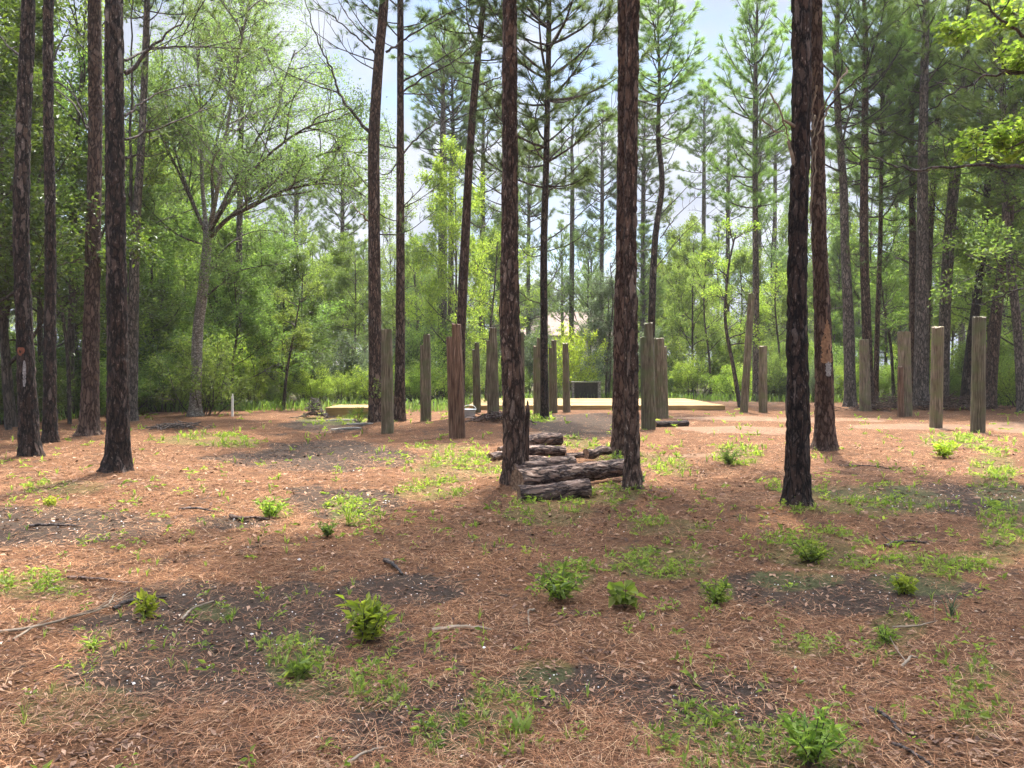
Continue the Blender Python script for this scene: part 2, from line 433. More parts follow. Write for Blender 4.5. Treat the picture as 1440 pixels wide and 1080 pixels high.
def wood_mat(name, c_a, c_b, c_c, moss=None, grain=26.0, rough=0.85, bump=0.35, zaxis='Z'):
    """weathered timber: long grain streaks along one axis, stains, optional moss tint"""
    m, nd, lk, out = new_mat(name)
    tc = nd.new('ShaderNodeTexCoord'); oi = nd.new('ShaderNodeObjectInfo')
    comb = nd.new('ShaderNodeCombineXYZ')
    for k in 'XYZ': lk.new(oi.outputs['Random'], comb.inputs[k])
    sc = nd.new('ShaderNodeVectorMath'); sc.operation = 'SCALE'; sc.inputs['Scale'].default_value = 23.0
    lk.new(comb.outputs['Vector'], sc.inputs[0])
    ad = nd.new('ShaderNodeVectorMath'); ad.operation = 'ADD'
    lk.new(tc.outputs['Object'], ad.inputs[0]); lk.new(sc.outputs['Vector'], ad.inputs[1])
    mp = nd.new('ShaderNodeMapping')
    s = [grain, grain, grain]; s['XYZ'.index(zaxis)] = grain * 0.04
    mp.inputs['Scale'].default_value = s
    lk.new(ad.outputs['Vector'], mp.inputs['Vector'])
    n1 = nd.new('ShaderNodeTexNoise'); n1.inputs['Scale'].default_value = 2.0; n1.inputs['Detail'].default_value = 6; n1.inputs['Roughness'].default_value = 0.65
    lk.new(mp.outputs['Vector'], n1.inputs['Vector'])
    rp = ramp(nd, [(0.36, c_a), (0.5, c_b), (0.64, c_c)])
    lk.new(n1.outputs['Fac'], rp.inputs['Fac'])
    n2 = nd.new('ShaderNodeTexNoise'); n2.inputs['Scale'].default_value = 1.6; n2.inputs['Detail'].default_value = 5
    lk.new(ad.outputs['Vector'], n2.inputs['Vector'])
    mx = nd.new('ShaderNodeMix'); mx.data_type = 'RGBA'; mx.blend_type = 'MULTIPLY'; mx.inputs['Factor'].default_value = 0.6
    r3 = ramp(nd, [(0.3, (0.45, 0.42, 0.4)), (0.65, (1.15, 1.15, 1.15))])
    lk.new(n2.outputs['Fac'], r3.inputs['Fac']); lk.new(rp.outputs['Color'], mx.inputs['A']); lk.new(r3.outputs['Color'], mx.inputs['B'])
    col = mx.outputs['Result']
    mpc = nd.new('ShaderNodeMapping'); sc2 = [grain * .55] * 3; sc2['XYZ'.index(zaxis)] = grain * 0.016
    mpc.inputs['Scale'].default_value = sc2
    lk.new(ad.outputs['Vector'], mpc.inputs['Vector'])
    nc = nd.new('ShaderNodeTexNoise'); nc.inputs['Scale'].default_value = 2.2; nc.inputs['Detail'].default_value = 4
    lk.new(mpc.outputs['Vector'], nc.inputs['Vector'])
    rc = ramp(nd, [(0.44, (1, 1, 1)), (0.495, (0.25, 0.22, 0.2)), (0.55, (1, 1, 1))])
    lk.new(nc.outputs['Fac'], rc.inputs['Fac'])
    mc = nd.new('ShaderNodeMix'); mc.data_type = 'RGBA'; mc.blend_type = 'MULTIPLY'; mc.inputs['Factor'].default_value = 0.7
    lk.new(col, mc.inputs['A']); lk.new(rc.outputs['Color'], mc.inputs['B'])
    if bump > 0.2: col = mc.outputs['Result']
    if name == 'lumber':
        gi = nd.new('ShaderNodeNewGeometry')
        rg = ramp(nd, [(0.0, (0.55, 0.52, 0.48)), (0.5, (0.9, 0.9, 0.9)), (1.0, (1.15, 1.12, 1.05))])
        lk.new(gi.outputs['Random Per Island'], rg.inputs['Fac'])
        mi_ = nd.new('ShaderNodeMix'); mi_.data_type = 'RGBA'; mi_.blend_type = 'MULTIPLY'; mi_.inputs['Factor'].default_value = 1.0
        lk.new(col, mi_.inputs['A']); lk.new(rg.outputs['Color'], mi_.inputs['B'])
        col = mi_.outputs['Result']
    if moss:
        n3 = nd.new('ShaderNodeTexNoise'); n3.inputs['Scale'].default_value = 3.5; n3.inputs['Detail'].default_value = 6
        lk.new(ad.outputs['Vector'], n3.inputs['Vector'])
        r4 = ramp(nd, [(0.46, (0, 0, 0)), (0.66, (0.8, 0.8, 0.8))])
        lk.new(n3.outputs['Fac'], r4.inputs['Fac'])
        m2 = nd.new('ShaderNodeMix'); m2.data_type = 'RGBA'; m2.inputs['B'].default_value = (*moss, 1)
        lk.new(r4.outputs['Color'], m2.inputs['Factor']); lk.new(col, m2.inputs['A'])
        col = m2.outputs['Result']
    p = nd.new('ShaderNodeBsdfPrincipled'); p.inputs['Roughness'].default_value = rough; p.inputs['Specular IOR Level'].default_value = 0.2
    lk.new(col, p.inputs['Base Color'])
    bp = nd.new('ShaderNodeBump'); bp.inputs['Strength'].default_value = bump; bp.inputs['Distance'].default_value = 0.01
    lk.new(n1.outputs['Fac'], bp.inputs['Height']); lk.new(bp.outputs['Normal'], p.inputs['Normal'])
    lk.new(p.outputs['BSDF'], out.inputs['Surface'])
    return m

def plain_mat(name, c, rough=0.7, var=0.25, scale=8.0, spec=0.3):
    m, nd, lk, out = new_mat(name)
    tc = nd.new('ShaderNodeTexCoord')
    n = nd.new('ShaderNodeTexNoise'); n.inputs['Scale'].default_value = scale; n.inputs['Detail'].default_value = 5
    lk.new(tc.outputs['Object'], n.inputs['Vector'])
    rp = ramp(nd, [(0.3, tuple(v * (1 - var) for v in c)), (0.7, tuple(min(1, v * (1 + var)) for v in c))])
    lk.new(n.outputs['Fac'], rp.inputs['Fac'])
    p = nd.new('ShaderNodeBsdfPrincipled'); p.inputs['Roughness'].default_value = rough; p.inputs['Specular IOR Level'].default_value = spec
    lk.new(rp.outputs['Color'], p.inputs['Base Color']); lk.new(p.outputs['BSDF'], out.inputs['Surface'])
    return m

M = {}
M['bark_pine'] = bark_mat('bark_pine', (0.020, 0.013, 0.010), (0.115, 0.070, 0.048), (0.33, 0.26, 0.21), fleck_amt=0.585)
M['bark_red'] = bark_mat('bark_red', (0.022, 0.012, 0.009), (0.12, 0.076, 0.055), (0.28, 0.21, 0.17), fleck_amt=0.64)
M['bark_char'] = bark_mat('bark_char', (0.010, 0.008, 0.008), (0.080, 0.054, 0.040), (0.38, 0.33, 0.29), fleck_amt=0.60, char=5.0)
M['bark_grey'] = bark_mat('bark_grey', (0.035, 0.030, 0.027), (0.165, 0.13, 0.105), (0.31, 0.27, 0.23), fleck_amt=0.58)
M['bark_pale'] = bark_mat('bark_pale', (0.10, 0.085, 0.07), (0.30, 0.27, 0.23), (0.42, 0.40, 0.36), fleck_amt=0.55, scale=0.7, zs=1.6, bump=0.25)
M['bark_log'] = bark_mat('bark_log', (0.022, 0.014, 0.013), (0.165, 0.108, 0.080), (0.30, 0.225, 0.18), fleck_amt=0.56, bump=0.9, scale=0.8)
M['limb'] = bark_mat('limb', (0.03, 0.025, 0.022), (0.11, 0.085, 0.07), (0.2, 0.17, 0.15), fleck_amt=0.62)
M['limb_pale'] = plain_mat('limb_pale', (0.19, 0.145, 0.10), 0.85, 0.45, 14)
M['end_grain'] = wood_mat('end_grain', (0.10, 0.06, 0.04), (0.22, 0.14, 0.09), (0.34, 0.24, 0.16), grain=10)
M['needle'] = leaf_mat('needle', (0.054, 0.092, 0.040), (0.086, 0.136, 0.056), (0.125, 0.175, 0.072), 0.46, (1.75, 1.7, 0.8))
M['needle_bright'] = leaf_mat('needle_bright', (0.072, 0.125, 0.044), (0.11, 0.175, 0.060), (0.150, 0.215, 0.078), 0.5, (1.8, 1.75, 0.8))
M['leaf_light'] = leaf_mat('leaf_light', (0.084, 0.122, 0.042), (0.130, 0.176, 0.060), (0.186, 0.232, 0.084), 0.55)
M['leaf_mid'] = leaf_mat('leaf_mid', (0.056, 0.092, 0.029), (0.094, 0.140, 0.046), (0.142, 0.188, 0.064), 0.52)
M['leaf_dark'] = leaf_mat('leaf_dark', (0.032, 0.055, 0.015), (0.056, 0.084, 0.022), (0.088, 0.118, 0.030), 0.42, rough=0.42, spec=0.4)
M['leaf_grey'] = leaf_mat('leaf_grey', (0.060, 0.085, 0.050), (0.095, 0.125, 0.072), (0.15, 0.18, 0.11), 0.45, (1.3, 1.4, 0.9))
M['leaf_yellow'] = leaf_mat('leaf_yellow', (0.14, 0.18, 0.03), (0.22, 0.26, 0.045), (0.32, 0.34, 0.07), 0.6)
M['leaf_oak'] = leaf_mat('leaf_oak', (0.075, 0.112, 0.044), (0.115, 0.160, 0.062), (0.165, 0.215, 0.088), 0.5, (1.6, 1.75, 0.85))
M['leaf_weed'] = leaf_mat('leaf_weed', (0.10, 0.155, 0.036), (0.18, 0.245, 0.062), (0.29, 0.34, 0.10), 0.6, (1.5, 1.6, 0.6))
M['needle_litter'] = island_mat('needle_litter', [(0.0, (0.048, 0.022, 0.011)), (0.42, (0.185, 0.080, 0.038)), (0.78, (0.36, 0.172, 0.082)), (1.0, (0.54, 0.36, 0.21))])
M['leaf_litter'] = island_mat('leaf_litter', [(0.0, (0.06, 0.035, 0.025)), (0.5, (0.16, 0.085, 0.052)), (0.9, (0.27, 0.16, 0.10)), (1.0, (0.46, 0.36, 0.27))])
M['chip'] = island_mat('chip', [(0.0, (0.05, 0.03, 0.022)), (0.5, (0.15, 0.085, 0.055)), (1.0, (0.32, 0.2, 0.13))])
M['pebble'] = island_mat('pebble', [(0.0, (0.45, 0.42, 0.38)), (1.0, (0.75, 0.73, 0.7))])
M['post_grey'] = wood_mat('post_grey', (0.075, 0.056, 0.036), (0.165, 0.130, 0.085), (0.27, 0.225, 0.155), moss=(0.10, 0.105, 0.050))
M['post_rust'] = wood_mat('post_rust', (0.06, 0.034, 0.024), (0.14, 0.080, 0.052), (0.25, 0.17, 0.115))
M['post_tan'] = wood_mat('post_tan', (0.085, 0.064, 0.042), (0.185, 0.145, 0.098), (0.28, 0.23, 0.165), moss=(0.13, 0.13, 0.06))
M['post_dark'] = wood_mat('post_dark', (0.06, 0.05, 0.035), (0.12, 0.105, 0.07), (0.2, 0.18, 0.12), moss=(0.085, 0.10, 0.045))
M['lumber'] = wood_mat('lumber', (0.24, 0.160, 0.062), (0.33, 0.225, 0.092), (0.40, 0.285, 0.125), grain=14, rough=0.6, bump=0.15, zaxis='X')
M['table_wood'] = wood_mat('table_wood', (0.16, 0.15, 0.13), (0.28, 0.27, 0.24), (0.42, 0.41, 0.38), grain=14, zaxis='X')
M['dark_wood'] = plain_mat('dark_wood', (0.05, 0.05, 0.04), 0.85)
M['bare_wood'] = plain_mat('bare_wood', (0.22, 0.125, 0.07), 0.8, 0.4, 18)
M['resin'] = plain_mat('resin', (0.22, 0.21, 0.205), 0.6, 0.6, 40)
M['orange_bark'] = plain_mat('orange_bark', (0.16, 0.052, 0.026), 0.8, 0.4, 22)
M['roof'] = plain_mat('roof', (0.15, 0.105, 0.085), 0.9, 0.15, 3)
M['siding'] = plain_mat('siding', (0.55, 0.50, 0.43), 0.8, 0.08, 3)
M['glass'] = plain_mat('glass', (0.06, 0.07, 0.08), 0.15, 0.1, 2, 0.5)
M['tub'] = plain_mat('tub', (0.42, 0.50, 0.56), 0.5, 0.2, 6)
M['white_paint'] = plain_mat('white_paint', (0.72, 0.70, 0.64), 0.7, 0.12, 9)

def ground_mat():
    m, nd, lk, out = new_mat('forest_floor')
    geo = nd.new('ShaderNodeNewGeometry')
    def noise(scale, det=5, rough=0.6, vec=None):
        n = nd.new('ShaderNodeTexNoise'); n.inputs['Scale'].default_value = scale; n.inputs['Detail'].default_value = det; n.inputs['Roughness'].default_value = rough
        lk.new(vec if vec is not None else geo.outputs['Position'], n.inputs['Vector'])
        return n
    def attr(name):
        a = nd.new('ShaderNodeAttribute'); a.attribute_name = name
        return a.outputs['Fac']
    def mixc(fac, A, B, bt='MIX', f=None):
        x = nd.new('ShaderNodeMix'); x.data_type = 'RGBA'; x.blend_type = bt
        if fac is None: x.inputs['Factor'].default_value = f
        else: lk.new(fac, x.inputs['Factor'])
        for s, v in (('A', A), ('B', B)):
            if isinstance(v, tuple): x.inputs[s].default_value = (*v, 1)
            else: lk.new(v, x.inputs[s])
        return x.outputs['Result']
    n_f = noise(55, 6, 0.75); n_m = noise(9, 5, 0.65); n_l = noise(0.9, 5, 0.6)
    straw = ramp(nd, [(0.30, (0.028, 0.016, 0.010)), (0.47, (0.100, 0.050, 0.026)), (0.6, (0.205, 0.105, 0.054)), (0.78, (0.37, 0.22, 0.125))])
    lk.new(n_f.outputs['Fac'], straw.inputs['Fac'])
    mod = ramp(nd, [(0.3, (0.62, 0.58, 0.55)), (0.7, (1.18, 1.16, 1.12))])
    lk.new(n_m.outputs['Fac'], mod.inputs['Fac'])
    c = mixc(None, straw.outputs['Color'], mod.outputs['Color'], 'MULTIPLY', 0.85)
    mod2 = ramp(nd, [(0.35, (0.75, 0.72, 0.7)), (0.65, (1.1, 1.1, 1.08))])
    lk.new(n_l.outputs['Fac'], mod2.inputs['Fac'])
    c = mixc(None, c, mod2.outputs['Color'], 'MULTIPLY', 0.7)
    soilc = ramp(nd, [(0.3, (0.020, 0.014, 0.010)), (0.6, (0.060, 0.042, 0.030)), (0.85, (0.15, 0.105, 0.075))])
    lk.new(n_f.outputs['Fac'], soilc.inputs['Fac'])
    sm = nd.new('ShaderNodeMath'); sm.operation = 'MULTIPLY_ADD'; sm.inputs[1].default_value = 1.25
    n_s = noise(2.3, 6, 0.7)
    sadd = nd.new('ShaderNodeMath'); sadd.operation = 'MULTIPLY_ADD'; sadd.inputs[1].default_value = 1.15; sadd.inputs[2].default_value = -0.46
    lk.new(n_s.outputs['Fac'], sadd.inputs[0])
    sad2 = nd.new('ShaderNodeMath'); sad2.operation = 'ADD'
    lk.new(sadd.outputs['Value'], sad2.inputs[0]); lk.new(attr('soil'), sad2.inputs[1])
    lk.new(n_m.outputs['Fac'], sm.inputs[0]); lk.new(sad2.outputs['Value'], sm.inputs[2])
    sr = ramp(nd, [(0.80, (0, 0, 0)), (1.42, (1, 1, 1))])
    lk.new(sm.outputs['Value'], sr.inputs['Fac'])
    c = mixc(sr.outputs['Color'], c, soilc.outputs['Color'])
    # pale sandy track
    pm = nd.new('ShaderNodeMath'); pm.operation = 'MULTIPLY_ADD'; pm.inputs[1].default_value = 0.8
    lk.new(n_m.outputs['Fac'], pm.inputs[0]); lk.new(attr('sand'), pm.inputs[2])
    pr = ramp(nd, [(0.72, (0, 0, 0)), (1.05, (0.22, 0.22, 0.22))])
    lk.new(pm.outputs['Value'], pr.inputs['Fac'])
    c = mixc(pr.outputs['Color'], c, (0.33, 0.25, 0.18))
    # moss / thin grass tint
    gm = nd.new('ShaderNodeMath'); gm.operation = 'MULTIPLY_ADD'; gm.inputs[1].default_value = 0.8
    lk.new(n_m.outputs['Fac'], gm.inputs[0]); lk.new(attr('green'), gm.inputs[2])
    gr = ramp(nd, [(0.70, (0, 0, 0)), (1.25, (0.42, 0.42, 0.42))])
    lk.new(gm.outputs['Value'], gr.inputs['Fac'])
    gc = ramp(nd, [(0.35, (0.05, 0.06, 0.018)), (0.7, (0.13, 0.16, 0.045))])
    lk.new(n_f.outputs['Fac'], gc.inputs['Fac'])
    c = mixc(gr.outputs['Color'], c, gc.outputs['Color'])
    p = nd.new('ShaderNodeBsdfPrincipled'); p.inputs['Roughness'].default_value = 0.95; p.inputs['Specular IOR Level'].default_value = 0.1
    lk.new(c, p.inputs['Base Color'])
    ad = nd.new('ShaderNodeMath'); ad.operation = 'MULTIPLY_ADD'; ad.inputs[1].default_value = 2.5
    lk.new(n_m.outputs['Fac'], ad.inputs[0]); lk.new(n_f.outputs['Fac'], ad.inputs[2])
    bp = nd.new('ShaderNodeBump'); bp.inputs['Strength'].default_value = 0.8; bp.inputs['Distance'].default_value = 0.03
    lk.new(ad.outputs['Value'], bp.inputs['Height']); lk.new(bp.outputs['Normal'], p.inputs['Normal'])
    lk.new(p.outputs['BSDF'], out.inputs['Surface'])
    return m
M['ground'] = ground_mat()

# ================================================================ ground: one sheet to the horizon
def blob(px, py, cx, cy_, rx, ry):
    d = ((px - cx) / rx) ** 2 + ((py - cy_) / ry) ** 2
    return np.clip(1.25 - d, 0, 1)
SOIL = [(370, 885, 230, 62), (300, 950, 200, 40), (60, 745, 190, 28), (480, 705, 75, 22), (440, 640, 130, 20), (820, 598, 80, 16), (560, 1000, 140, 60), (800, 960, 120, 30),
        (1180, 830, 150, 30), (1000, 1000, 130, 50), (1330, 700, 160, 22), (470, 600, 60, 10), (320, 735, 60, 10), (560, 830, 90, 22)]
SAND = [(1030, 588, 80, 4), (1000, 640, 70, 3), (1425, 600, 45, 8), (1150, 590, 120, 4), (1060, 605, 120, 5), (760, 612, 40, 4), (1280, 600, 120, 4)]
GREEN = [(640, 655, 75, 30), (600, 690, 60, 15), (770, 722, 75, 20), (930, 790, 100, 26), (940, 742, 70, 15), (790, 810, 45, 30), (1140, 772, 85, 26), (1270, 805, 70, 28),
         (1120, 815, 60, 18), (1040, 640, 40, 16), (940, 655, 35, 15), (1340, 795, 60, 10), (1395, 665, 40, 40), (1390, 790, 50, 15), (520, 965, 60, 32), (625, 1030, 50, 40),
         (990, 1040, 90, 45), (1130, 1050, 90, 45), (1385, 985, 60, 60), (1240, 905, 45, 16), (1120, 905, 50, 18), (760, 940, 50, 25), (425, 935, 50, 45), (60, 830, 70, 22),
         (380, 712, 30, 16), (490, 718, 45, 22), (290, 620, 75, 9), (880, 645, 50, 12), (1210, 705, 130, 30), (480, 590, 60, 10), (740, 590, 50, 12), (800, 625, 45, 10),
         (1260, 880, 60, 20), (100, 690, 60, 12), (1340, 620, 60, 12), (860, 700, 60, 14), (1430, 740, 60, 60), (300, 860, 40, 14), (120, 1000, 120, 40), (700, 1000, 60, 60), (1010, 830, 30, 20)]
def masks(x, y):
    px, py = project(x, y, np.zeros_like(x))
    wob = 130 * (fbm2(x * 1.1, y * 1.1, 31, 4) - 0.5)
    def acc(L):
        s = np.zeros_like(px)
        for b in L:
            s = np.maximum(s, blob(px + wob * b[2] / 90, py + wob * b[3] / 90, *b))
        return np.where(y > 1.0, s, 0)
    return acc(SOIL), acc(SAND), acc(GREEN)

# base points of the front pines raise small mounds of straw
PINE_BASES = [(42, 648), (71, 628), (125, 615), (166, 668), (529, 600), (724, 680), (890, 692), (868, 640), (1121, 715), (1161, 632)]
for bx, by in PINE_BASES:
    gx, gy = ground_at(bx, by)
    MOUNDS.append((gx, gy, 0.07, 0.55))
for bx, by, mh, mr in ((690, 600, 0.16, 1.6), (610, 604, 0.14, 2.2), (1300, 572, 0.20, 2.0), (170, 690, 0.05, 0.8)):
    gx, gy = ground_at(bx, by)
    MOUNDS.append((gx, gy, mh, mr))

def make_ground():
    ys = np.concatenate([np.linspace(-400, -8, 30), np.linspace(-6, 2.2, 30), 2.3 * np.exp(np.linspace(0, math.log(45 / 2.3), 420)), np.geomspace(47, 1500, 60)])
    s = np.linspace(-1, 1, 421)
    s = np.sign(s) * (0.80 * np.abs(s) + 2.0 * np.clip(np.abs(s) - 0.85, 0, 1) * 6)
    X = s[None, :] * (np.abs(ys)[:, None] + 4.0)
    Y = np.broadcast_to(ys[:, None], X.shape)
    x, y = X.ravel(), Y.ravel().copy()
    fade = np.exp(-(np.hypot(x, y) / 160.0) ** 2)
    z = ground_h(x, y) * fade
    near = (y > 1) & (y < 30)
    z[near] += 0.018 * (fbm2(x[near] * 7, y[near] * 7, 51, 3) - 0.5)
    so, sa, gr = masks(x, y)
    far = np.clip((y - 30) / 12, 0, 1)
    so = np.maximum(so, far * 0.35); gr = np.maximum(gr, far * 0.5)
    n, k = X.shape
    i = np.arange(n - 1)[:, None] * k; j = np.arange(k - 1)[None, :]
    F = np.stack([i + j, i + j + 1, i + k + j + 1, i + k + j], -1).reshape(-1, 4)
    o = build('ground', [(np.stack([x, y, z], 1), F, 0)], M['ground'], attrs={'soil': so, 'sand': sa, 'green': gr})
    o['kind'] = 'structure'
    return o
make_ground()

# ================================================================ trees
def trunk_parts(P, rad, segs, dz, plates=0.0, seed=0, flare=0.50, cell=0.078):
    """P: control points (local), rad: radii at them -> trunk surface with real bark plates"""
    P = np.asarray(P, float); rad = np.asarray(rad, float)
    C = smooth_path(np.column_stack([P, rad]), 12)
    d = np.concatenate([[0], np.cumsum(np.linalg.norm(np.diff(C[:, :3], axis=0), axis=1))])
    n = max(8, int(d[-1] / dz))
    t = np.linspace(0, d[-1], n)
    C = np.stack([np.interp(t, d, C[:, k]) for k in range(4)], 1)
    z = C[:, 2]
    r = np.maximum(C[:, 3], 0.004)
    th = np.linspace(0, 2 * np.pi, segs, endpoint=False)
    lob = 1 + (flare * np.exp(-np.clip(z, 0, None) / 0.20))[:, None] * (0.55 + 0.45 * np.cos(4 * th + seed)[None, :] * np.cos(3 * th + 2 * seed)[None, :])
    rr = r[:, None] * lob
    X = C[:, 0][:, None] + rr * np.cos(th)[None, :]
    Y = C[:, 1][:, None] + rr * np.sin(th)[None, :]
    Z = np.broadcast_to(z[:, None], X.shape)
    if plates > 0:
        cx, cy_, cz = rr * np.cos(th) / cell, rr * np.sin(th) / cell, Z / (cell * 3.6)
        wx = 1.1 * vnoise3(cx * .9, cy_ * .9, cz * 1.8, seed); wy = 1.1 * vnoise3(cx * .9 + 7, cy_ * .9, cz * 1.8, seed + 1)
        f1, f2, cid = worley3(cx + wx, cy_ + wy, cz + wx - wy, seed)
        dp = plates * (np.clip((f2 - f1) / 0.28, 0, 1) - 0.6 + 0.55 * (cid - 0.5)) + plates * 0.8 * (vnoise3(cx * 3, cy_ * 3, cz * 4, seed + 5) - 0.5)
        dp *= np.clip(r / 0.08, 0, 1)[:, None]
        X = X + dp * np.cos(th); Y = Y + dp * np.sin(th)
    else:
        w = 1 + 0.10 * (vnoise3(np.cos(th)[None, :] * 2 + 5, np.sin(th)[None, :] * 2 + 5, Z * 1.5, seed) - 0.5)
        X = C[:, 0][:, None] + rr * w * np.cos(th); Y = C[:, 1][:, None] + rr * w * np.sin(th)
    V = np.stack([X, Y, Z], -1).reshape(-1, 3)
    i = np.arange(n - 1)[:, None] * segs; j = np.arange(segs)[None, :]; j2 = (j + 1) % segs
    F = np.stack([i + j, i + j2, i + segs + j2, i + segs + j], -1).reshape(-1, 4)
    return V, F

def pine_crown(seed, H=8.0, Rm=2.4, whorl=0.55, per=5, tn=74, nl=0.28, nw=0.010, dens=1.0):
    """limbs and needle tufts round the axis x=y=0, z 0..H"""
    rng = np.random.default_rng(seed)
    tubes, TC, TD = [], [], []
    z = 0.0
    while z < H - 0.15:
        t = z / H
        L0 = Rm * (0.62 + 0.55 * t if t < 0.35 else 1.0 * (1 - t) ** 0.75 * 1.17 + 0.10)
        n = per if t < 0.85 else 4
        a0 = rng.uniform(0, 6.28)
        for k in range(n):
            if t < 0.3 and rng.random() < 0.35: continue
            az = a0 + 6.283 * k / n + rng.normal(0, 0.3)
            L = L0 * rng.uniform(0.6, 1.15)
            el = R(8 + 55 * t + rng.normal(0, 8))
            s = np.linspace(0, 1, 6)
            curve = 0.22 * L * s ** 2
            rad_ = L * s * math.cos(el)
            lat = rng.normal(0, 0.07) * L * np.sin(s * 3)
            P = np.stack([rad_ * math.cos(az) - lat * math.sin(az), rad_ * math.sin(az) + lat * math.cos(az), z + rng.uniform(-.12, .12) + L * s * math.sin(el) + curve - 0.05 * L * np.sin(s * 3.1)], 1)
            tubes.append(tube(P, np.linspace(0.014 + 0.011 * L, 0.007, 6), 5))
            dirn = norm(P[-1] - P[-2])
            TC.append(P[-1]); TD.append(dirn + [0, 0, 0.4])
            ns = max(4, int(L * 4.2 * dens))
            for q in range(ns):
                s0 = rng.uniform(0.28, 0.97)
                b = np.array([np.interp(s0, s, P[:, c]) for c in range(3)])
                sg = 1 if q % 2 else -1
                l2 = L * rng.uniform(0.16, 0.36) * (1.15 - 0.6 * s0) + 0.12
                da = az + sg * R(rng.uniform(25, 70))
                e2 = R(rng.uniform(5, 50))
                d2 = np.array([math.cos(da) * math.cos(e2), math.sin(da) * math.cos(e2), math.sin(e2)])
                Q = np.stack([b, b + d2 * l2 * 0.5, b + d2 * l2 + [0, 0, 0.10 * l2]])
                tubes.append(tube(Q, [0.010, 0.008, 0.006], 3))
                TC.append(Q[-1]); TD.append(d2 + [0, 0, 0.35])
                if l2 > 0.42:
                    TC.append(Q[1] + rng.normal(0, 0.03, 3)); TD.append(d2 + rng.normal(0, 0.4, 3) + [0, 0, 0.3])
        z += whorl * rng.uniform(0.75, 1.2)
    for q in range(4):
        TC.append(np.array([0, 0, H + 0.05 * q])); TD.append(np.array([rng.normal(0, .3), rng.normal(0, .3), 1.0]))
    NV = needles(np.array(TC), np.array(TD), rng, tn, nl, nw, 0.62)
    ax = np.stack([np.zeros(8), np.zeros(8), np.linspace(0, H, 8)], 1)
    return NV, merge(tubes)

PINE_CROWNS = []
for s_, (H_, R_, wh, per, dens) in enumerate([(8.5, 2.3, 0.55, 5, 1.0), (7.5, 2.6, 0.6, 5, 1.1), (9.0, 2.1, 0.6, 4, 0.9), (8.0, 2.9, 0.75, 4, 0.8), (7.0, 2.2, 0.5, 5, 1.2)]):
    (nv, nf), (lv, lf) = pine_crown(100 + s_, H_, R_, wh, per, dens=dens)
    # geometry made once; shared by every pine that uses this crown
    def _mesh(name, V, F, mat):
        o = build(name, [(V, F, 0)], mat, smooth=False)
        me = o.data
        bpy.data.objects.remove(o)
        return me
    PINE_CROWNS.append((H_, _mesh('crown', nv, nf, M['needle']), _mesh('crown_limb', lv, lf, M['limb']), _mesh('crown', nv, nf, M['needle_bright'])))

def add_crown(root, top_local, axis, total_len, rng, idx=None, wide=1.0, bright=False):
    idx = int(rng.integers(len(PINE_CROWNS))) if idx is None else idx
    H_, me_n, me_l, me_b = PINE_CROWNS[idx]
    c = link('crown', me_b if bright else me_n, root)
    sz = total_len / H_
    c.location = top_local
    q = Vector(axis).to_track_quat('Z', 'X').to_euler()
    c.rotation_euler = (q.x, q.y, q.z)
    c.rotation_euler = (Vector((0, 0, 1)).rotation_difference(Vector(axis))).to_euler()
    from mathutils import Euler, Matrix
    rm = Vector((0, 0, 1)).rotation_difference(Vector(axis)).to_matrix() @ Matrix.Rotation(rng.uniform(0, 6.28), 3, 'Z')
    c.rotation_euler = rm.to_euler()
    c.scale = (wide, wide, sz)
    l = link('limbs', me_l, c)
    return c

def bare_branch(P, r0, rng, twigs=6, tl=0.5, tufts=0, nl=0.2):
    """one limb along P with side twigs; returns (wood parts, needle parts)"""
    C = smooth_path(P, 6)
    n = len(C)
    C[1:-1] += rng.normal(0, r0 * 0.45, (n - 2, 3))
    rr = np.linspace(r0, max(0.006, r0 * 0.25), n)
    tb = [tube(C, rr, 7)]
    L = np.linalg.norm(np.diff(C, axis=0), axis=1).sum()
    TC, TD = [C[-1]], [norm(C[-1] - C[-2])]
    for k in range(twigs):
        i = int(rng.uniform(0.25, 0.97) * (n - 1))
        T = norm(C[min(i + 1, n - 1)] - C[max(i - 1, 0)])
        d = norm(T * 0.8 + norm(rng.normal(size=3)) * 0.8 + [0, 0, 0.25])
        l = tl * rng.uniform(0.4, 1.2)
        Q = np.stack([C[i], C[i] + d * l * 0.5 + rng.normal(0, 0.03, 3), C[i] + d * l + [0, 0, 0.12 * l]])
        tb.append(tube(Q, [max(0.006, rr[i] * 0.5), 0.007, 0.004], 4))
        TC.append(Q[-1]); TD.append(d)
        if rng.random() < 0.6:
            d2 = norm(d + norm(rng.normal(size=3)) * 0.7)
            Q2 = np.stack([Q[1], Q[1] + d2 * l * 0.5])
            tb.append(tube(Q2, [0.006, 0.004], 3))
            TC.append(Q2[-1]); TD.append(d2)
    nd_ = None
    if tufts:
        TC, TD = np.array(TC), np.array(TD) + [0, 0, 0.3]
        C2 = np.repeat(TC, tufts, 0) + rng.normal(0, 0.07, (len(TC) * tufts, 3))
        nd_ = needles(C2, np.repeat(TD, tufts, 0), rng, 26, nl, 0.009, 0.8)
    return merge(tb), nd_

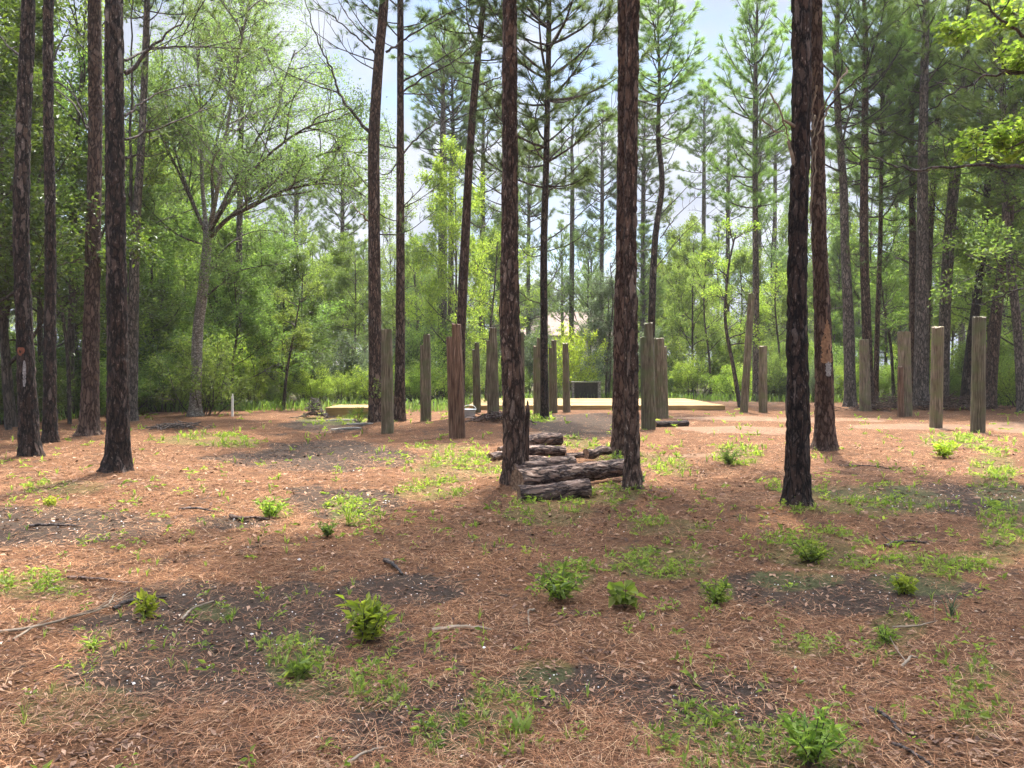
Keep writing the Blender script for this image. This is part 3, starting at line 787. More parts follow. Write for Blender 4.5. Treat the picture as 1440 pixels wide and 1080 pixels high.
def pine(label, ctrl, base_py, height, mat='bark_pine', crown=None, crown_from=None, near=False, group=None, wide=1.0, branches=(), Y=None, seed=1, bright=False, low=0):
    """a pine whose trunk follows photo control points ctrl = [(px, py, width px) ...] from the foot upward"""
    rng = np.random.default_rng(seed * 7 + 3)
    bx, by = ground_at(ctrl[0][0], base_py)
    if Y is not None:
        by = Y
        bx = point_at(ctrl[0][0], base_py, Y)[0]
    bz = gh(bx, by) - 0.02
    base = np.array([bx, by, bz])
    pts, rad = [np.array([0, 0, -0.15])], [ctrl[0][2] * by / FPX / 2]
    for k, (px, py, w) in enumerate(ctrl):
        p = point_at(px, py, by) - base
        if k == 0: p = np.array([0, 0, 0.0])
        p[1] = 0.0
        pts.append(p); rad.append(w * by / FPX / 2 * (.91 if near else .97))
    # grow on above the picture to the top of the tree
    last, prev = pts[-1], pts[-2]
    ax = norm(last - prev); ax = norm(ax + np.array([0, 0, 0.6]))
    r_l = rad[-1]
    if height > last[2] + 0.5:
        L = (height - last[2]) / ax[2]
        for f in (0.35, 0.7, 1.0):
            pts.append(last + ax * L * f + np.array([rng.normal(0, .04), rng.normal(0, .04), 0])); rad.append(r_l * (1 - f) + 0.015 * f)
    root = thing('pine_tree', label, 'pine tree', base, group)
    segs, dz, pl = (72, 0.028, 0.015) if near else (20, 0.25, 0.0)
    tr = build('trunk', [(*trunk_parts(pts, rad, segs, dz, pl, seed), 0)], M[mat], root)
    cf = crown_from if crown_from is not None else height * 0.5
    # crown axis point at height cf
    PP = smooth_path(np.array(pts), 8)
    c0 = np.array([np.interp(cf, PP[:, 2], PP[:, k]) for k in range(3)])
    top = PP[-1]
    if crown != 'none':
        add_crown(root, c0, norm(top - c0), np.linalg.norm(top - c0), rng, crown, wide, bright)
    for b in branches:
        P = [point_at(px, py, by + dy) - base for px, py, dy in b['p']]
        w, nd_ = bare_branch(np.array(P), b.get('r', 0.03), rng, b.get('tw', 5), b.get('tl', 0.5), b.get('tufts', 0))
        parts = [(*w, 0)]
        if nd_ is not None: parts.append((*nd_, 1))
        build('branch', parts, [M['limb_pale' if b.get('pale') else 'limb'], M['needle']], root)
    for k in range(low):          # short dead lower limbs on the bare trunk
        z = rng.uniform(cf * 0.45, cf * 1.05)
        c = np.array([np.interp(z, PP[:, 2], PP[:, q]) for q in range(3)])
        a = rng.uniform(0, 6.28); l = rng.uniform(0.6, 2.8)
        P = [c, c + np.array([math.cos(a) * l * 0.5, math.sin(a) * l * 0.5, rng.uniform(-0.05, 0.35)]), c + np.array([math.cos(a) * l, math.sin(a) * l, rng.uniform(0.1, 1.3)])]
        w, nd_ = bare_branch(np.array(P), 0.02, rng, 5, 0.4, 1 if rng.random() < 0.35 else 0)
        parts = [(*w, 0)]
        if nd_ is not None: parts.append((*nd_, 1))
        build('branch', parts, [M['limb'], M['needle']], root)
    return root

# ---------------------------------------------------------------- the pines one can tell apart, from left to right
G_FRONT = 'pines standing in the clearing'
pine('bowed blackened pine with an orange scar on its lower trunk, leftmost in the clearing',
     [(42, 648, 30), (36, 500, 24), (31, 380, 22), (30, 300, 22), (34, 150, 20), (40, 0, 18)], 648, 17, 'bark_char', near=True, group=G_FRONT, seed=1, crown_from=9.0, wide=1.2,
     branches=[{'p': [(33, 82, 0), (8, 60, .3), (-25, 20, .5)], 'r': .025, 'tw': 6, 'tufts': 1}])
pine('thin straight dark pine just right of the bowed pine with the orange scar',
     [(71, 628, 20), (70, 500, 17), (71, 340, 15), (68, 150, 14), (68, 0, 14)], 628, 16, 'bark_char', near=True, group=G_FRONT, seed=2, crown_from=9.5,
     branches=[{'p': [(70, 110, 0), (105, 135, -.4), (128, 185, -.8)], 'r': .022, 'tw': 4}, {'p': [(72, 90, 0), (95, 50, .5), (140, 95, 1.0)], 'r': .018, 'tw': 4}])
pine('reddish pine with a widening foot, left of the thick flecked pine',
     [(125, 615, 33), (126, 590, 27), (128, 480, 23), (131, 340, 21), (134, 180, 19), (133, 0, 18)], 615, 18, 'bark_red', near=True, group=G_FRONT, seed=3, crown_from=10.5,
     branches=[{'p': [(124, 182, 0), (98, 140, .3), (48, 108, .8)], 'r': .03, 'tw': 6}, {'p': [(122, 180, .1), (106, 135, -.3), (90, 100, -.5)], 'r': .018, 'tw': 4}])
pine('thick pine with pale flecked scorched bark, nearest of the left pines',
     [(165, 668, 40), (166, 640, 35), (166, 560, 31), (165, 450, 29), (163, 340, 28), (161, 150, 26), (160, 0, 25)], 668, 18, 'bark_char', near=True, group=G_FRONT, seed=4, crown_from=8.6, wide=1.2, crown=3,
     branches=[{'p': [(176, 103, 0), (210, 70, .2), (262, 23, .4)], 'r': .035, 'tw': 4}, {'p': [(176, 85, 0), (230, 66, .7), (350, 68, 1.4)], 'r': .02, 'tw': 12, 'tufts': 2, 'tl': .9},
               {'p': [(176, 163, 0), (210, 138, .5), (262, 118, 1.0)], 'r': .02, 'tw': 8, 'tufts': 1}, {'p': [(176, 196, 0), (230, 178, .6), (300, 148, 1.5)], 'r': .022, 'tw': 10, 'tufts': 1, 'tl': .8},
               {'p': [(176, 222, 0), (186, 220, .1), (200, 218, .2)], 'r': .02, 'tw': 1}])
pine('slender grey tree with a forked trunk behind the thick flecked pine',
     [(184, 592, 18), (187, 480, 15), (190, 340, 13), (199, 200, 10), (205, 60, 9), (207, 0, 8)], 592, 17, 'bark_grey', group=G_FRONT, seed=5, crown_from=12, low=2,
     branches=[{'p': [(189, 330, 0), (184, 250, 0), (184, 120, .1), (186, -20, .1)], 'r': .065, 'tw': 4}])
pine('tall dark pine directly left of the leftmost square post, with a long crooked limb',
     [(529, 600, 24), (528, 560, 20), (527, 420, 18), (526, 300, 17), (526, 190, 16), (533, 80, 14), (540, 0, 13)], 600, 18, 'bark_pine', group=G_FRONT, seed=6, crown_from=11.0, crown=3, wide=1.0, low=5,
     branches=[{'p': [(522, 190, 0), (498, 160, .2), (478, 132, .4), (465, 95, .5), (448, 60, .5), (428, -2, .5)], 'r': .05, 'tw': 7, 'tl': .9},
               {'p': [(476, 130, .4), (430, 115, .6), (395, 98, .8), (358, 78, 1.0)], 'r': .024, 'tw': 8, 'tufts': 1},
               {'p': [(527, 75, 0), (505, 55, -.3), (470, 25, -.7), (440, 0, -1)], 'r': .03, 'tw': 8, 'tufts': 1, 'tl': .8},
               {'p': [(543, 73, 0), (570, 55, .3), (620, 25, .8), (675, 0, 1.3)], 'r': .035, 'tw': 9, 'tufts': 1, 'tl': .8},
               {'p': [(524, 60, 0), (495, 30, .6), (470, -10, 1.2)], 'r': .025, 'tw': 7, 'tufts': 1, 'tl': .8},
               {'p': [(520, 265, 0), (498, 240, -.3), (488, 228, -.4)], 'r': .015, 'tw': 2},
               {'p': [(519, 312, 0), (505, 298, -.2), (493, 283, -.4)], 'r': .032, 'tw': 0, 'pale': True}])
pine('straight pine with vine leaves at its foot, right of the leftmost square post',
     [(561, 596, 19), (562, 560, 16), (563, 440, 13), (563, 300, 12), (563, 150, 10), (563, 0, 9)], 596, 17, 'bark_pine', group=G_FRONT, seed=7, crown_from=10.6, crown=2, wide=1.0, low=5,
     branches=[{'p': [(566, 218, 0), (590, 190, .3), (625, 165, .9), (655, 140, 1.2)], 'r': .028, 'tw': 7, 'tl': .8},
               {'p': [(566, 130, 0), (595, 110, -.4), (640, 85, -1), (670, 60, -1.5)], 'r': .03, 'tw': 10, 'tufts': 2, 'tl': .9},
               {'p': [(566, 115, 0), (600, 95, .5), (650, 65, 1.2), (700, 50, 1.6)], 'r': .03, 'tw': 10, 'tufts': 2, 'tl': .9},
               {'p': [(568, 290, 0), (585, 272, .4), (610, 240, 1.0)], 'r': .02, 'tw': 6},
               {'p': [(558, 230, 0), (540, 245, .6), (488, 230, 1.4)], 'r': .02, 'tw': 6}])
pine('slim pine leaning to the right above the rust brown post',
     [(645, 592, 17), (648, 470, 14), (654, 340, 13), (661, 210, 11), (669, 110, 10), (680, 0, 8)], 592, 17, 'bark_red', group=G_FRONT, seed=8, crown_from=10.8, crown=1, wide=1.0, low=4,
     branches=[{'p': [(672, 120, 0), (700, 110, .4), (740, 90, 1)], 'r': .026, 'tw': 8, 'tufts': 2}, {'p': [(675, 60, 0), (700, 30, .5), (720, 10, 1)], 'r': .026, 'tw': 7, 'tufts': 2},
               {'p': [(668, 140, 0), (700, 120, -.4), (735, 128, -1)], 'r': .022, 'tw': 8, 'tufts': 1}, {'p': [(666, 215, 0), (690, 205, .4), (725, 190, 1)], 'r': .02, 'tw': 6}])
pine('stout flaking pine rising beside the left end of the log pile',
     [(724, 684, 35), (723, 650, 33), (722, 560, 33), (717, 460, 31), (716, 400, 29), (717, 300, 25), (717, 150, 23), (717, 0, 21)], 684, 18, 'bark_pine', near=True, group=G_FRONT, seed=9, crown_from=8.2, crown=2, wide=1.6)
pine('thin dark pine among the posts, between the two pines by the log pile',
     [(766, 590, 12), (765, 460, 11), (765, 340, 10), (768, 230, 9), (771, 100, 8), (772, 0, 7)], 590, 16, 'bark_char', group=G_FRONT, seed=10, crown_from=7.2, crown=1, wide=1.4, low=8,
     branches=[{'p': [(769, 230, 0), (800, 195, .3), (850, 165, .8), (875, 145, 1.0)], 'r': .03, 'tw': 8, 'tufts': 1, 'tl': .8}, {'p': [(768, 272, 0), (800, 245, .3), (845, 205, .7), (880, 185, 1)], 'r': .028, 'tw': 7, 'tl': .7},
               {'p': [(768, 340, 0), (800, 315, .3), (840, 280, .6), (870, 252, .8)], 'r': .026, 'tw': 6}, {'p': [(768, 105, 0), (800, 70, .3), (860, 60, .8)], 'r': .026, 'tw': 8, 'tufts': 2, 'tl': .7},
               {'p': [(766, 150, 0), (745, 130, .3), (715, 135, .6)], 'r': .02, 'tw': 7, 'tufts': 1}])
pine('rough flecked pine standing at the right end of the big log',
     [(890, 693, 28), (889, 670, 25), (888, 560, 22), (887, 440, 20), (886, 340, 20), (888, 150, 20), (890, 0, 19)], 693, 18, 'bark_pine', near=True, group=G_FRONT, seed=11, crown_from=8.0, crown=1, wide=1.8)
pine('dark reddish pine close behind the flecked pine at the right end of the big log',
     [(870, 642, 24), (871, 600, 22), (872, 480, 20), (875, 340, 19), (877, 170, 18), (877, 0, 17)], 642, 18, 'bark_red', near=True, group=G_FRONT, seed=12, crown_from=10.0, crown=0)
pine('small crooked pine with a bright crown showing its whole top against the sky',
     [(914, 580, 12), (916, 460, 11), (921, 340, 9), (931, 260, 8), (926, 200, 7), (926, 165, 6)], 575, 16.4, 'bark_char', group=G_FRONT, seed=13, crown_from=10.3, crown=4, wide=1.15, bright=True, low=4,
     branches=[{'p': [(930, 300, 0), (960, 270, .3), (990, 240, .8)], 'r': .024, 'tw': 8, 'tufts': 1}, {'p': [(928, 335, 0), (955, 300, -.3), (1000, 262, -.8)], 'r': .024, 'tw': 8, 'tufts': 1},
               {'p': [(920, 380, 0), (960, 330, .3), (1010, 290, .8)], 'r': .024, 'tw': 8}])
pine('nearest pine of the right half, charred black along its lower trunk',
     [(1121, 716, 42), (1121, 690, 36), (1122, 600, 34), (1121, 480, 31), (1122, 340, 28), (1126, 200, 27), (1127, 80, 27), (1127, 0, 27)], 716, 18, 'bark_char', near=True, group=G_FRONT, seed=14, crown_from=7.6, crown=1, wide=1.9)
pine('tapering pine with a long bare bark wound and white resin, behind the charred right pine',
     [(1161, 634, 34), (1160, 600, 29), (1158, 500, 26), (1155, 400, 23), (1152, 340, 22), (1150, 180, 19), (1148, 0, 17)], 634, 18, 'bark_red', near=True, group=G_FRONT, seed=15, crown_from=9.6, crown=1, wide=1.5,
     branches=[{'p': [(1150, 168, 0), (1185, 130, -.3), (1222, 98, -.6)], 'r': .028, 'tw': 3}, {'p': [(1152, 172, 0), (1165, 178, -.2), (1200, 165, -.5), (1240, 190, -.9)], 'r': .012, 'tw': 6}])

G_RIGHT = 'pines along the right edge of the clearing'
for args in [
    ('crooked thin pine right of the pine with the bark wound', [(1196, 562, 17), (1193, 450, 15), (1188, 340, 12), (1186, 260, 11), (1178, 160, 9), (1176, 60, 8)], 572, 19, 'bark_grey', 16),
    ('straight pine behind the shortest mossy post of the right group', [(1222, 570, 15), (1218, 440, 13), (1215, 340, 12), (1216, 200, 10), (1217, 60, 8)], 572, 20, 'bark_pine', 17),
    ('very thin pine close right of the straight pine behind the mossy post', [(1231, 566, 8), (1234, 450, 7), (1238, 330, 6), (1240, 200, 5), (1241, 100, 5)], 570, 17, 'bark_pine', 18),
    ('thick grey pine behind the pale notched post', [(1295, 562, 22), (1296, 480, 19), (1297, 340, 16), (1298, 200, 13), (1301, 60, 10)], 574, 21, 'bark_grey', 19),
    ('thin pine half hidden left of the thick grey pine', [(1284, 556, 11), (1284, 420, 11), (1283, 300, 9), (1282, 200, 8), (1281, 100, 7)], 569, 20, 'bark_red', 20),
    ('thin pine leaning right out from behind the thick grey pine', [(1300, 556, 10), (1304, 420, 10), (1308, 320, 9), (1318, 190, 9), (1324, 60, 7)], 567, 20, 'bark_pine', 21),
    ('grey pine leaning right behind the post at its foot, with a pale upper trunk', [(1326, 556, 16), (1329, 440, 15), (1336, 320, 15), (1346, 220, 13), (1356, 120, 10), (1360, 40, 8)], 572, 20, 'bark_grey', 22),
    ('dark curved tree leaning right behind the tallest right post', [(1356, 560, 14), (1366, 480, 13), (1378, 390, 11), (1385, 320, 9), (1392, 200, 8), (1396, 100, 7)], 574, 16, 'bark_char', 23),
    ('dark pine leaning right between the tallest right post and the picture edge', [(1391, 562, 17), (1398, 470, 16), (1406, 400, 14), (1418, 320, 12), (1424, 200, 10), (1428, 100, 8)], 576, 17, 'bark_pine', 24),
    ('pale brown tree leaning left at the right edge of the clearing', [(1438, 580, 14), (1432, 480, 12), (1424, 400, 11), (1416, 330, 10), (1412, 220, 8), (1408, 120, 7)], 580, 15, 'bark_grey', 25),
    ('grey pine whose needled crown shows over the oak at the left', [(338, 560, 10), (336, 400, 9), (338, 250, 8), (340, 100, 7)], 570, 20, 'bark_grey', 27),
    ('thin grey pine with a leafy crown left of the charred right pine', [(1063, 556, 10), (1063, 400, 9), (1062, 300, 8), (1062, 160, 7), (1063, 60, 5)], 564, 20, 'bark_grey', 26),
]:
    lab, ctrl, bpy_, hgt, mt, sd_ = args
    pine(lab, ctrl, bpy_, hgt, mt, group=G_RIGHT, seed=sd_, crown_from=hgt * 0.47, low=8, wide=1.25, bright=(sd_ % 3 != 0), crown=(1 if sd_ == 26 else None))

# pale far trunks seen between the near ones
G_FARPINE = 'pale tall pines beyond the shrubs'
for lab, px, w, Y, hgt, cf, sd_ in [
    ('pale thick pine trunk beyond the rust brown post, left of a pair', 621, 15, 44, 22, 13, 31),
    ('pale thin pine trunk beyond the rust brown post, right of a pair', 633, 9, 46, 22, 13, 32),
    ('pale thin pine behind the slim leaning pine', 677, 9, 48, 20, 11, 33),
    ('faded pine trunk above the distant house roof', 803, 8, 56, 22, 13, 34),
    ('faded thin pine between the bright crowned pine and the tall leaning post', 988, 7, 60, 24, 15, 35),
    ('faded pine left of the charred right pine, taller of two standing together', 1066, 8, 66, 26, 17, 36),
    ('faded pine left of the charred right pine, thinner of two standing together', 1088, 7, 68, 25, 17, 37),
    ('faded pine just left of the stout flaking pine', 706, 7, 50, 19, 10, 44),
    ('faded pine between the stout flaking pine and the thin dark one', 742, 6, 58, 20, 10, 45),
    ('faded pine left of the two pines at the big log', 845, 7, 54, 20, 10, 46),
    ('faded pine left of the tall leaning pole', 1022, 7, 56, 20, 10, 47),
    ('faded pine right of the bright crowned pine', 903, 8, 52, 20, 11, 38),
    ('pale far pine between the crooked thin pine and the straight pine', 1258, 9, 55, 23, 12, 39),
    ('pale far pine above the post nearest the right edge', 1352, 9, 58, 23, 12, 40),
    ('faded pine above the low platform on the left', 480, 7, 55, 18, 9, 41),
    ('faded pine right of the grey forked oak', 345, 7, 58, 19, 10, 42),
    ('faded pine seen low through the oak branches', 415, 8, 60, 19, 9, 43),
]:
    pine(lab, [(px, 540, w), (px + 1, 400, w * .9), (px + 2, 250, w * .75)], 540, hgt, 'bark_grey', group=G_FARPINE, seed=sd_, crown_from=cf, Y=Y, low=4, wide=1.3)

# young pines closing the gap to the sky, each standing apart
G_YOUNG = 'young pines at the back of the clearing'
def young_pine(px, Y, H, label, seed, idx, wide=1.0):
    rng = np.random.default_rng(seed)
    x = point_at(px, 500, Y)[0]
    root = thing('pine_tree', label, 'pine tree', (x, Y, gh(x, Y) * math.exp(-(Y / 160) ** 2) - 0.05), G_YOUNG)
    pts = [(0, 0, -.1), (rng.normal(0, .05), 0, H * .25), (rng.normal(0, .1), 0, H * .6), (0, 0, H)]
    build('trunk', [(*trunk_parts(pts, [H * .013, H * .011, H * .007, .015], 10, .4, 0, seed), 0)], M['bark_grey'], root)
    add_crown(root, (0, 0, H * .28), (0, 0, 1), H * .72, rng, idx, wide, True)
for k, (px, Y, H, lab) in enumerate([
    (372, 62, 13, 'pointed young pine behind the oak, farthest left of the skyline row'), (398, 64, 14.5, 'tall young pine right of the pointed one under the oak branches'),
    (430, 66, 13.5, 'young pine with its tip in the sky gap right of the oak'), (458, 63, 12.5, 'shorter young pine in the sky gap right of the oak'),
    (490, 66, 13.8, 'young pine in the skyline left of the tall dark pine with the crooked limb'), (512, 62, 11.5, 'lowest young pine close left of the tall dark pine with the crooked limb'),
    (588, 60, 11.8, 'young pine between the vine footed pine and the leaning slim pine'), (700, 58, 13, 'young pine seen left of the stout flaking pine'),
    (790, 64, 13.5, 'young pine behind the thin dark pine among the posts'), (830, 62, 12.5, 'young pine over the right end of the house roof'),
    (905, 48, 10.5, 'low young pine behind the notched post of the middle pair'), (955, 55, 11, 'young pine over the bright deck'),
    (1010, 60, 13.5, 'young pine left of the tall leaning post'), (1100, 62, 12.5, 'young pine just left of the charred right pine'),
    (1180, 46, 9.5, 'bushy young pine right of the pine with the bark wound'), (1245, 40, 7.5, 'small dense young pine between the right posts'),
]):
    young_pine(px, Y, H, lab, 300 + k, k % 5, 0.85 + 0.1 * (k % 3))

# ---------------------------------------------------------------- broadleaf trees and shrubs
def grow(p, d, L, r, lev, rng, tubes, tips, kids, up=0.15, wob=0.25, ratio=0.5, ang=(25, 60), start=0.25):
    n = 5
    P = [np.asarray(p, float)]
    dd = norm(np.asarray(d, float))
    for i in range(n):
        dd = norm(dd + rng.normal(0, wob / n * 1.6, 3) + np.array([0, 0, up / n]))
        P.append(P[-1] + dd * L / n)
    P = np.array(P)
    tubes.append(tube(P, np.linspace(r, max(0.005, r * 0.35), n + 1), 8 if r > 0.05 else (5 if r > 0.015 else 3)))
    if lev >= len(kids):
        tips.append((P[1:], np.repeat(norm(P[-1] - P[0])[None], n, 0)))
        return
    for k in range(kids[lev]):
        s = start + (1 - start) * (k + rng.uniform(0.2, 0.8)) / kids[lev]
        i = min(int(s * n), n - 1); f = s * n - i
        b = P[i] * (1 - f) + P[i + 1] * f
        T = norm(P[i + 1] - P[i])
        a = R(rng.uniform(*ang))
        q = norm(np.cross(T, rng.normal(size=3)))
        d2 = T * math.cos(a) + q * math.sin(a)
        grow(b, d2, L * ratio * rng.uniform(0.65, 1.2) * (1.15 - 0.5 * s), max(0.006, r * 0.5 * (1.1 - 0.5 * s)), lev + 1, rng, tubes, tips, kids, up, wob, ratio, ang, 0.15)

def leaf_points(tips, rng, per, jit=0.10):
    C = np.concatenate([t[0] for t in tips]); D = np.concatenate([t[1] for t in tips])
    C = np.repeat(C, per, 0); D = np.repeat(D, per, 0)
    return C + rng.normal(0, jit, C.shape), D + rng.normal(0, 0.7, D.shape)

def broadleaf(seed, H, nl=12, kids=(6, 5), per=4, leaf=0.10, spread=1.0, clear=0.3, r=0.10, flat=0.55, lean=0.0, jit=0.11):
    rng = np.random.default_rng(seed)
    tubes, tips = [], []
    P = np.array([[0, 0, -.1], [lean * .2 + rng.normal(0, .08), rng.normal(0, .08), H * .3], [lean * .6 + rng.normal(0, .15), rng.normal(0, .15), H * .6], [lean, 0, H * .93]])
    C = smooth_path(P, 6)
    tubes.append(tube(C, np.linspace(r, 0.02, len(C)) * (1 + 0.35 * np.exp(-np.linspace(0, 1, len(C)) * 18)), 10))
    for k in range(nl):
        s = clear + (0.97 - clear) * (k + rng.uniform(0, 1)) / nl
        b = np.array([np.interp(s, np.linspace(0, 1, len(C)), C[:, c]) for c in range(3)])
        az = k * 2.4 + rng.normal(0, .4)
        el = R(rng.uniform(5, 35) + 30 * s)
        L = H * 0.36 * spread * rng.uniform(0.75, 1.2) * (1.25 - 0.75 * s)
        grow(b, (math.cos(az) * math.cos(el), math.sin(az) * math.cos(el), math.sin(el)), L, r * 0.42 * (1.1 - .7 * s), 0, rng, tubes, tips, kids, 0.15, 0.5, 0.48)
    LP, LD = leaf_points(tips, rng, per, jit)
    return merge(tubes), leaves(LP, rng, leaf, 0.5, flat, LD)

def shrub(seed, H, W, stems=10, kids=(6, 4), per=4, leaf=0.085, flat=0.4, ratio=0.5, up=0.25):
    rng = np.random.default_rng(seed)
    tubes, tips = [], []
    for k in range(stems):
        az = k * 2.4 + rng.normal(0, .3)
        el = math.atan2(H, W * 0.5 * rng.uniform(0.15, 1.5))
        b = np.array([math.cos(az), math.sin(az), 0]) * W * 0.14 * rng.uniform(0, 1)
        grow(b, (math.cos(az) * math.cos(el), math.sin(az) * math.cos(el), math.sin(el)), H * rng.uniform(0.55, 0.95), 0.018, 0, rng, tubes, tips, kids, up, 0.4, ratio, (25, 70), 0.12)
    LP, LD = leaf_points(tips, rng, per, 0.08)
    LP[:, 2] = np.maximum(LP[:, 2], 0.02)
    return merge(tubes), leaves(LP, rng, leaf, 0.45, flat, LD)

def shared(name, VF, mat, smooth=False):
    o = build(name, [(*VF, 0)], mat, smooth=smooth)
    me = o.data
    bpy.data.objects.remove(o)
    return me
TREES = []
for k, kw in enumerate([dict(H=10, nl=17, per=7, leaf=.115, r=.11), dict(H=9, nl=18, per=8, leaf=.105, spread=.85, clear=.2, r=.09), dict(H=11, nl=16, per=6, leaf=.12, spread=1.1, r=.12, lean=.6), dict(H=8, nl=18, per=8, leaf=.11, spread=1.0, clear=.12, r=.09)]):
    w, l = broadleaf(500 + k, **kw)
    TREES.append((kw['H'], shared('trunk', w, M['limb'], True), shared('crown', l, M['leaf_mid'])))
SHRUBS = []
for k, kw in enumerate([dict(H=2.4, W=2.6, per=6), dict(H=2.0, W=2.2, leaf=.07, per=8), dict(H=2.8, W=2.2, leaf=.09, per=6), dict(H=1.8, W=2.8, leaf=.075, per=8), dict(H=2.3, W=2.0, leaf=.06, per=9, up=.5)]):
    w, l = shrub(600 + k, **kw)
    SHRUBS.append((kw['H'], shared('stems', w, M['limb']), shared('foliage', l, M['leaf_mid'])))

def set_mat(o, mat):
    o.material_slots[0].link = 'OBJECT'
    o.material_slots[0].material = mat

def place(kind, px, Y, H, mat, label, idx, seed, group, wide=1.0, bark=None, sink=0.0):
    rng = np.random.default_rng(seed)
    x = point_at(px, 500, Y)[0]
    z = gh(x, Y) * math.exp(-(Y / 160) ** 2) - 0.03 - sink
    if kind == 'tree':
        H0, mw, ml = TREES[idx % len(TREES)]
        root = thing('broadleaf_tree', label, 'tree', (x, Y, z), group, rng.uniform(0, 6.28))
        a, b = link('trunk', mw, root), link('crown', ml, root)
    else:
        H0, mw, ml = SHRUBS[idx % len(SHRUBS)]
        root = thing('shrub', label, 'shrub', (x, Y, z), group, rng.uniform(0, 6.28))
        a, b = link('stems', mw, root), link('foliage', ml, root)
    s = H / H0
    root.scale = (s * wide, s * wide, s)
    set_mat(b, M[mat])
    if bark: set_mat(a, M[bark])
    return root

G_TREE = 'broadleaf trees at the edge of the clearing'
for k, (px, Y, H, mat, idx, wide, lab) in enumerate([
    (-40, 17, 10, 'leaf_dark', 1, 1.1, 'dark leafy tree at the left picture edge'),
    (15, 21, 12, 'leaf_dark', 3, 1.0, 'dark evergreen tree behind the bowed pine with the orange scar'),
    (62, 25, 10, 'leaf_dark', 1, 1.1, 'dark evergreen tree behind the thin dark left pine'),
    (105, 27, 13, 'leaf_mid', 0, 1.0, 'tall leafy tree behind the reddish left pine'),
    (150, 29, 8, 'leaf_mid', 3, 1.1, 'low bushy tree behind the thick flecked left pine'),
    (212, 31, 9, 'leaf_mid', 1, 1.1, 'rounded green tree left of the grey oak'),
    (250, 37, 12, 'leaf_light', 2, 1.0, 'pale green tree rising behind the grey oak trunk'),
    (330, 30, 5.5, 'leaf_mid', 3, 1.2, 'low spreading green tree right of the grey oak trunk'),
    (395, 34, 6.5, 'leaf_dark', 3, 1.2, 'dark leaning thicket tree under the oak branches'),
    (440, 44, 9, 'leaf_light', 0, 1.0, 'pale leafy tree behind the small left platform'),
    (500, 42, 8.5, 'leaf_mid', 1, 1.0, 'green tree left of the tall dark pine with the crooked limb'),
    (592, 44, 9, 'leaf_light', 2, 1.0, 'airy light green tree behind the narrow double post'),
    (640, 38, 12, 'leaf_weed', 1, .75, 'bright green sweetgum between the leaning pine and the stout flaking pine'),
    (690, 46, 10.5, 'leaf_light', 0, .9, 'light tree left of the house roof'),
    (745, 52, 5.2, 'leaf_grey', 3, 1.2, 'pale grey green tree low before the house roof'),
    (855, 42, 6.2, 'leaf_grey', 3, 1.2, 'grey green tree behind the old grey table'),
    (975, 44, 9.5, 'leaf_light', 1, .9, 'light green tree above the long deck'),
    (1040, 46, 8.5, 'leaf_light', 3, 1.0, 'light green tree behind the tall leaning post'),
    (1115, 50, 7.5, 'leaf_light', 0, 1.0, 'light tree behind the charred right pine'),
    (1175, 44, 6, 'leaf_mid', 3, 1.1, 'low green tree between the wounded pine and the crooked thin pine'),
    (1265, 46, 8, 'leaf_mid', 1, 1.0, 'green tree behind the pale notched post'),
    (1340, 42, 8, 'leaf_light', 0, 1.0, 'light green tree behind the leaning grey pine'),
    (1400, 36, 9, 'leaf_light', 2, 1.0, 'light green tree behind the tallest right post'),
    (1450, 32, 11, 'leaf_light', 1, 1.1, 'light leafy tree at the right picture edge'),
    (96, 25, 15, 'leaf_light', 2, .8, 'tall light tree whose crown hangs over the thin dark left pine'),
    (255, 42, 17, 'leaf_oak', 0, .75, 'tall greyish tree whose crown rises behind the top of the oak'),
    (1292, 41, 18, 'leaf_mid', 0, .7, 'tallest green tree behind the thick grey pine'),
    (1395, 33, 15.5, 'leaf_light', 2, .75, 'tall light tree with a high crown above the greenish post'),
    (232, 34, 8, 'leaf_light', 3, 1.2, 'drooping yellow green tree close left of the grey oak trunk'),
    (305, 35, 8.5, 'leaf_light', 1, 1.2, 'drooping yellow green tree close right of the grey oak trunk'),
    (362, 37, 8, 'leaf_mid', 3, 1.2, 'wide green tree behind the white stake'),
    (180, 33, 11, 'leaf_mid', 2, 1.0, 'tall green tree between the thick flecked pine and the oak'),
    (556, 50, 12, 'leaf_light', 2, .8, 'tall pale tree in the gap between the tall dark pine and the vine footed pine'),
    (705, 52, 12.5, 'leaf_oak', 0, .85, 'tall greyish tree just left of the stout flaking pine'),
    (830, 56, 11.5, 'leaf_oak', 2, .9, 'tall greyish tree left of the pines at the big log'),
    (955, 52, 12, 'leaf_light', 0, .85, 'tall pale tree under the bright crowned pine'),
    (1088, 52, 13, 'leaf_oak', 2, .85, 'tall greyish tree left of the charred right pine'),
    (1160, 50, 14, 'leaf_light', 0, .8, 'tall light tree behind the pine with the bark wound'),
    (1228, 48, 15, 'leaf_oak', 2, .8, 'tall greyish tree behind the straight pine of the right edge'),
    (1310, 47, 14.5, 'leaf_light', 1, .8, 'tall light tree behind the thick grey pine'),
    (1375, 45, 15, 'leaf_oak', 2, .85, 'tall greyish tree behind the greenish post'),
    (1425, 41, 15, 'leaf_mid', 0, .9, 'tall green tree behind the dark leaning pines at the right'),
    (1490, 26, 12, 'leaf_mid', 0, 1.1, 'leafy tree just past the right picture edge'),
]):
    place('tree', px, Y, H, mat, lab, idx, 700 + k, G_TREE, wide)

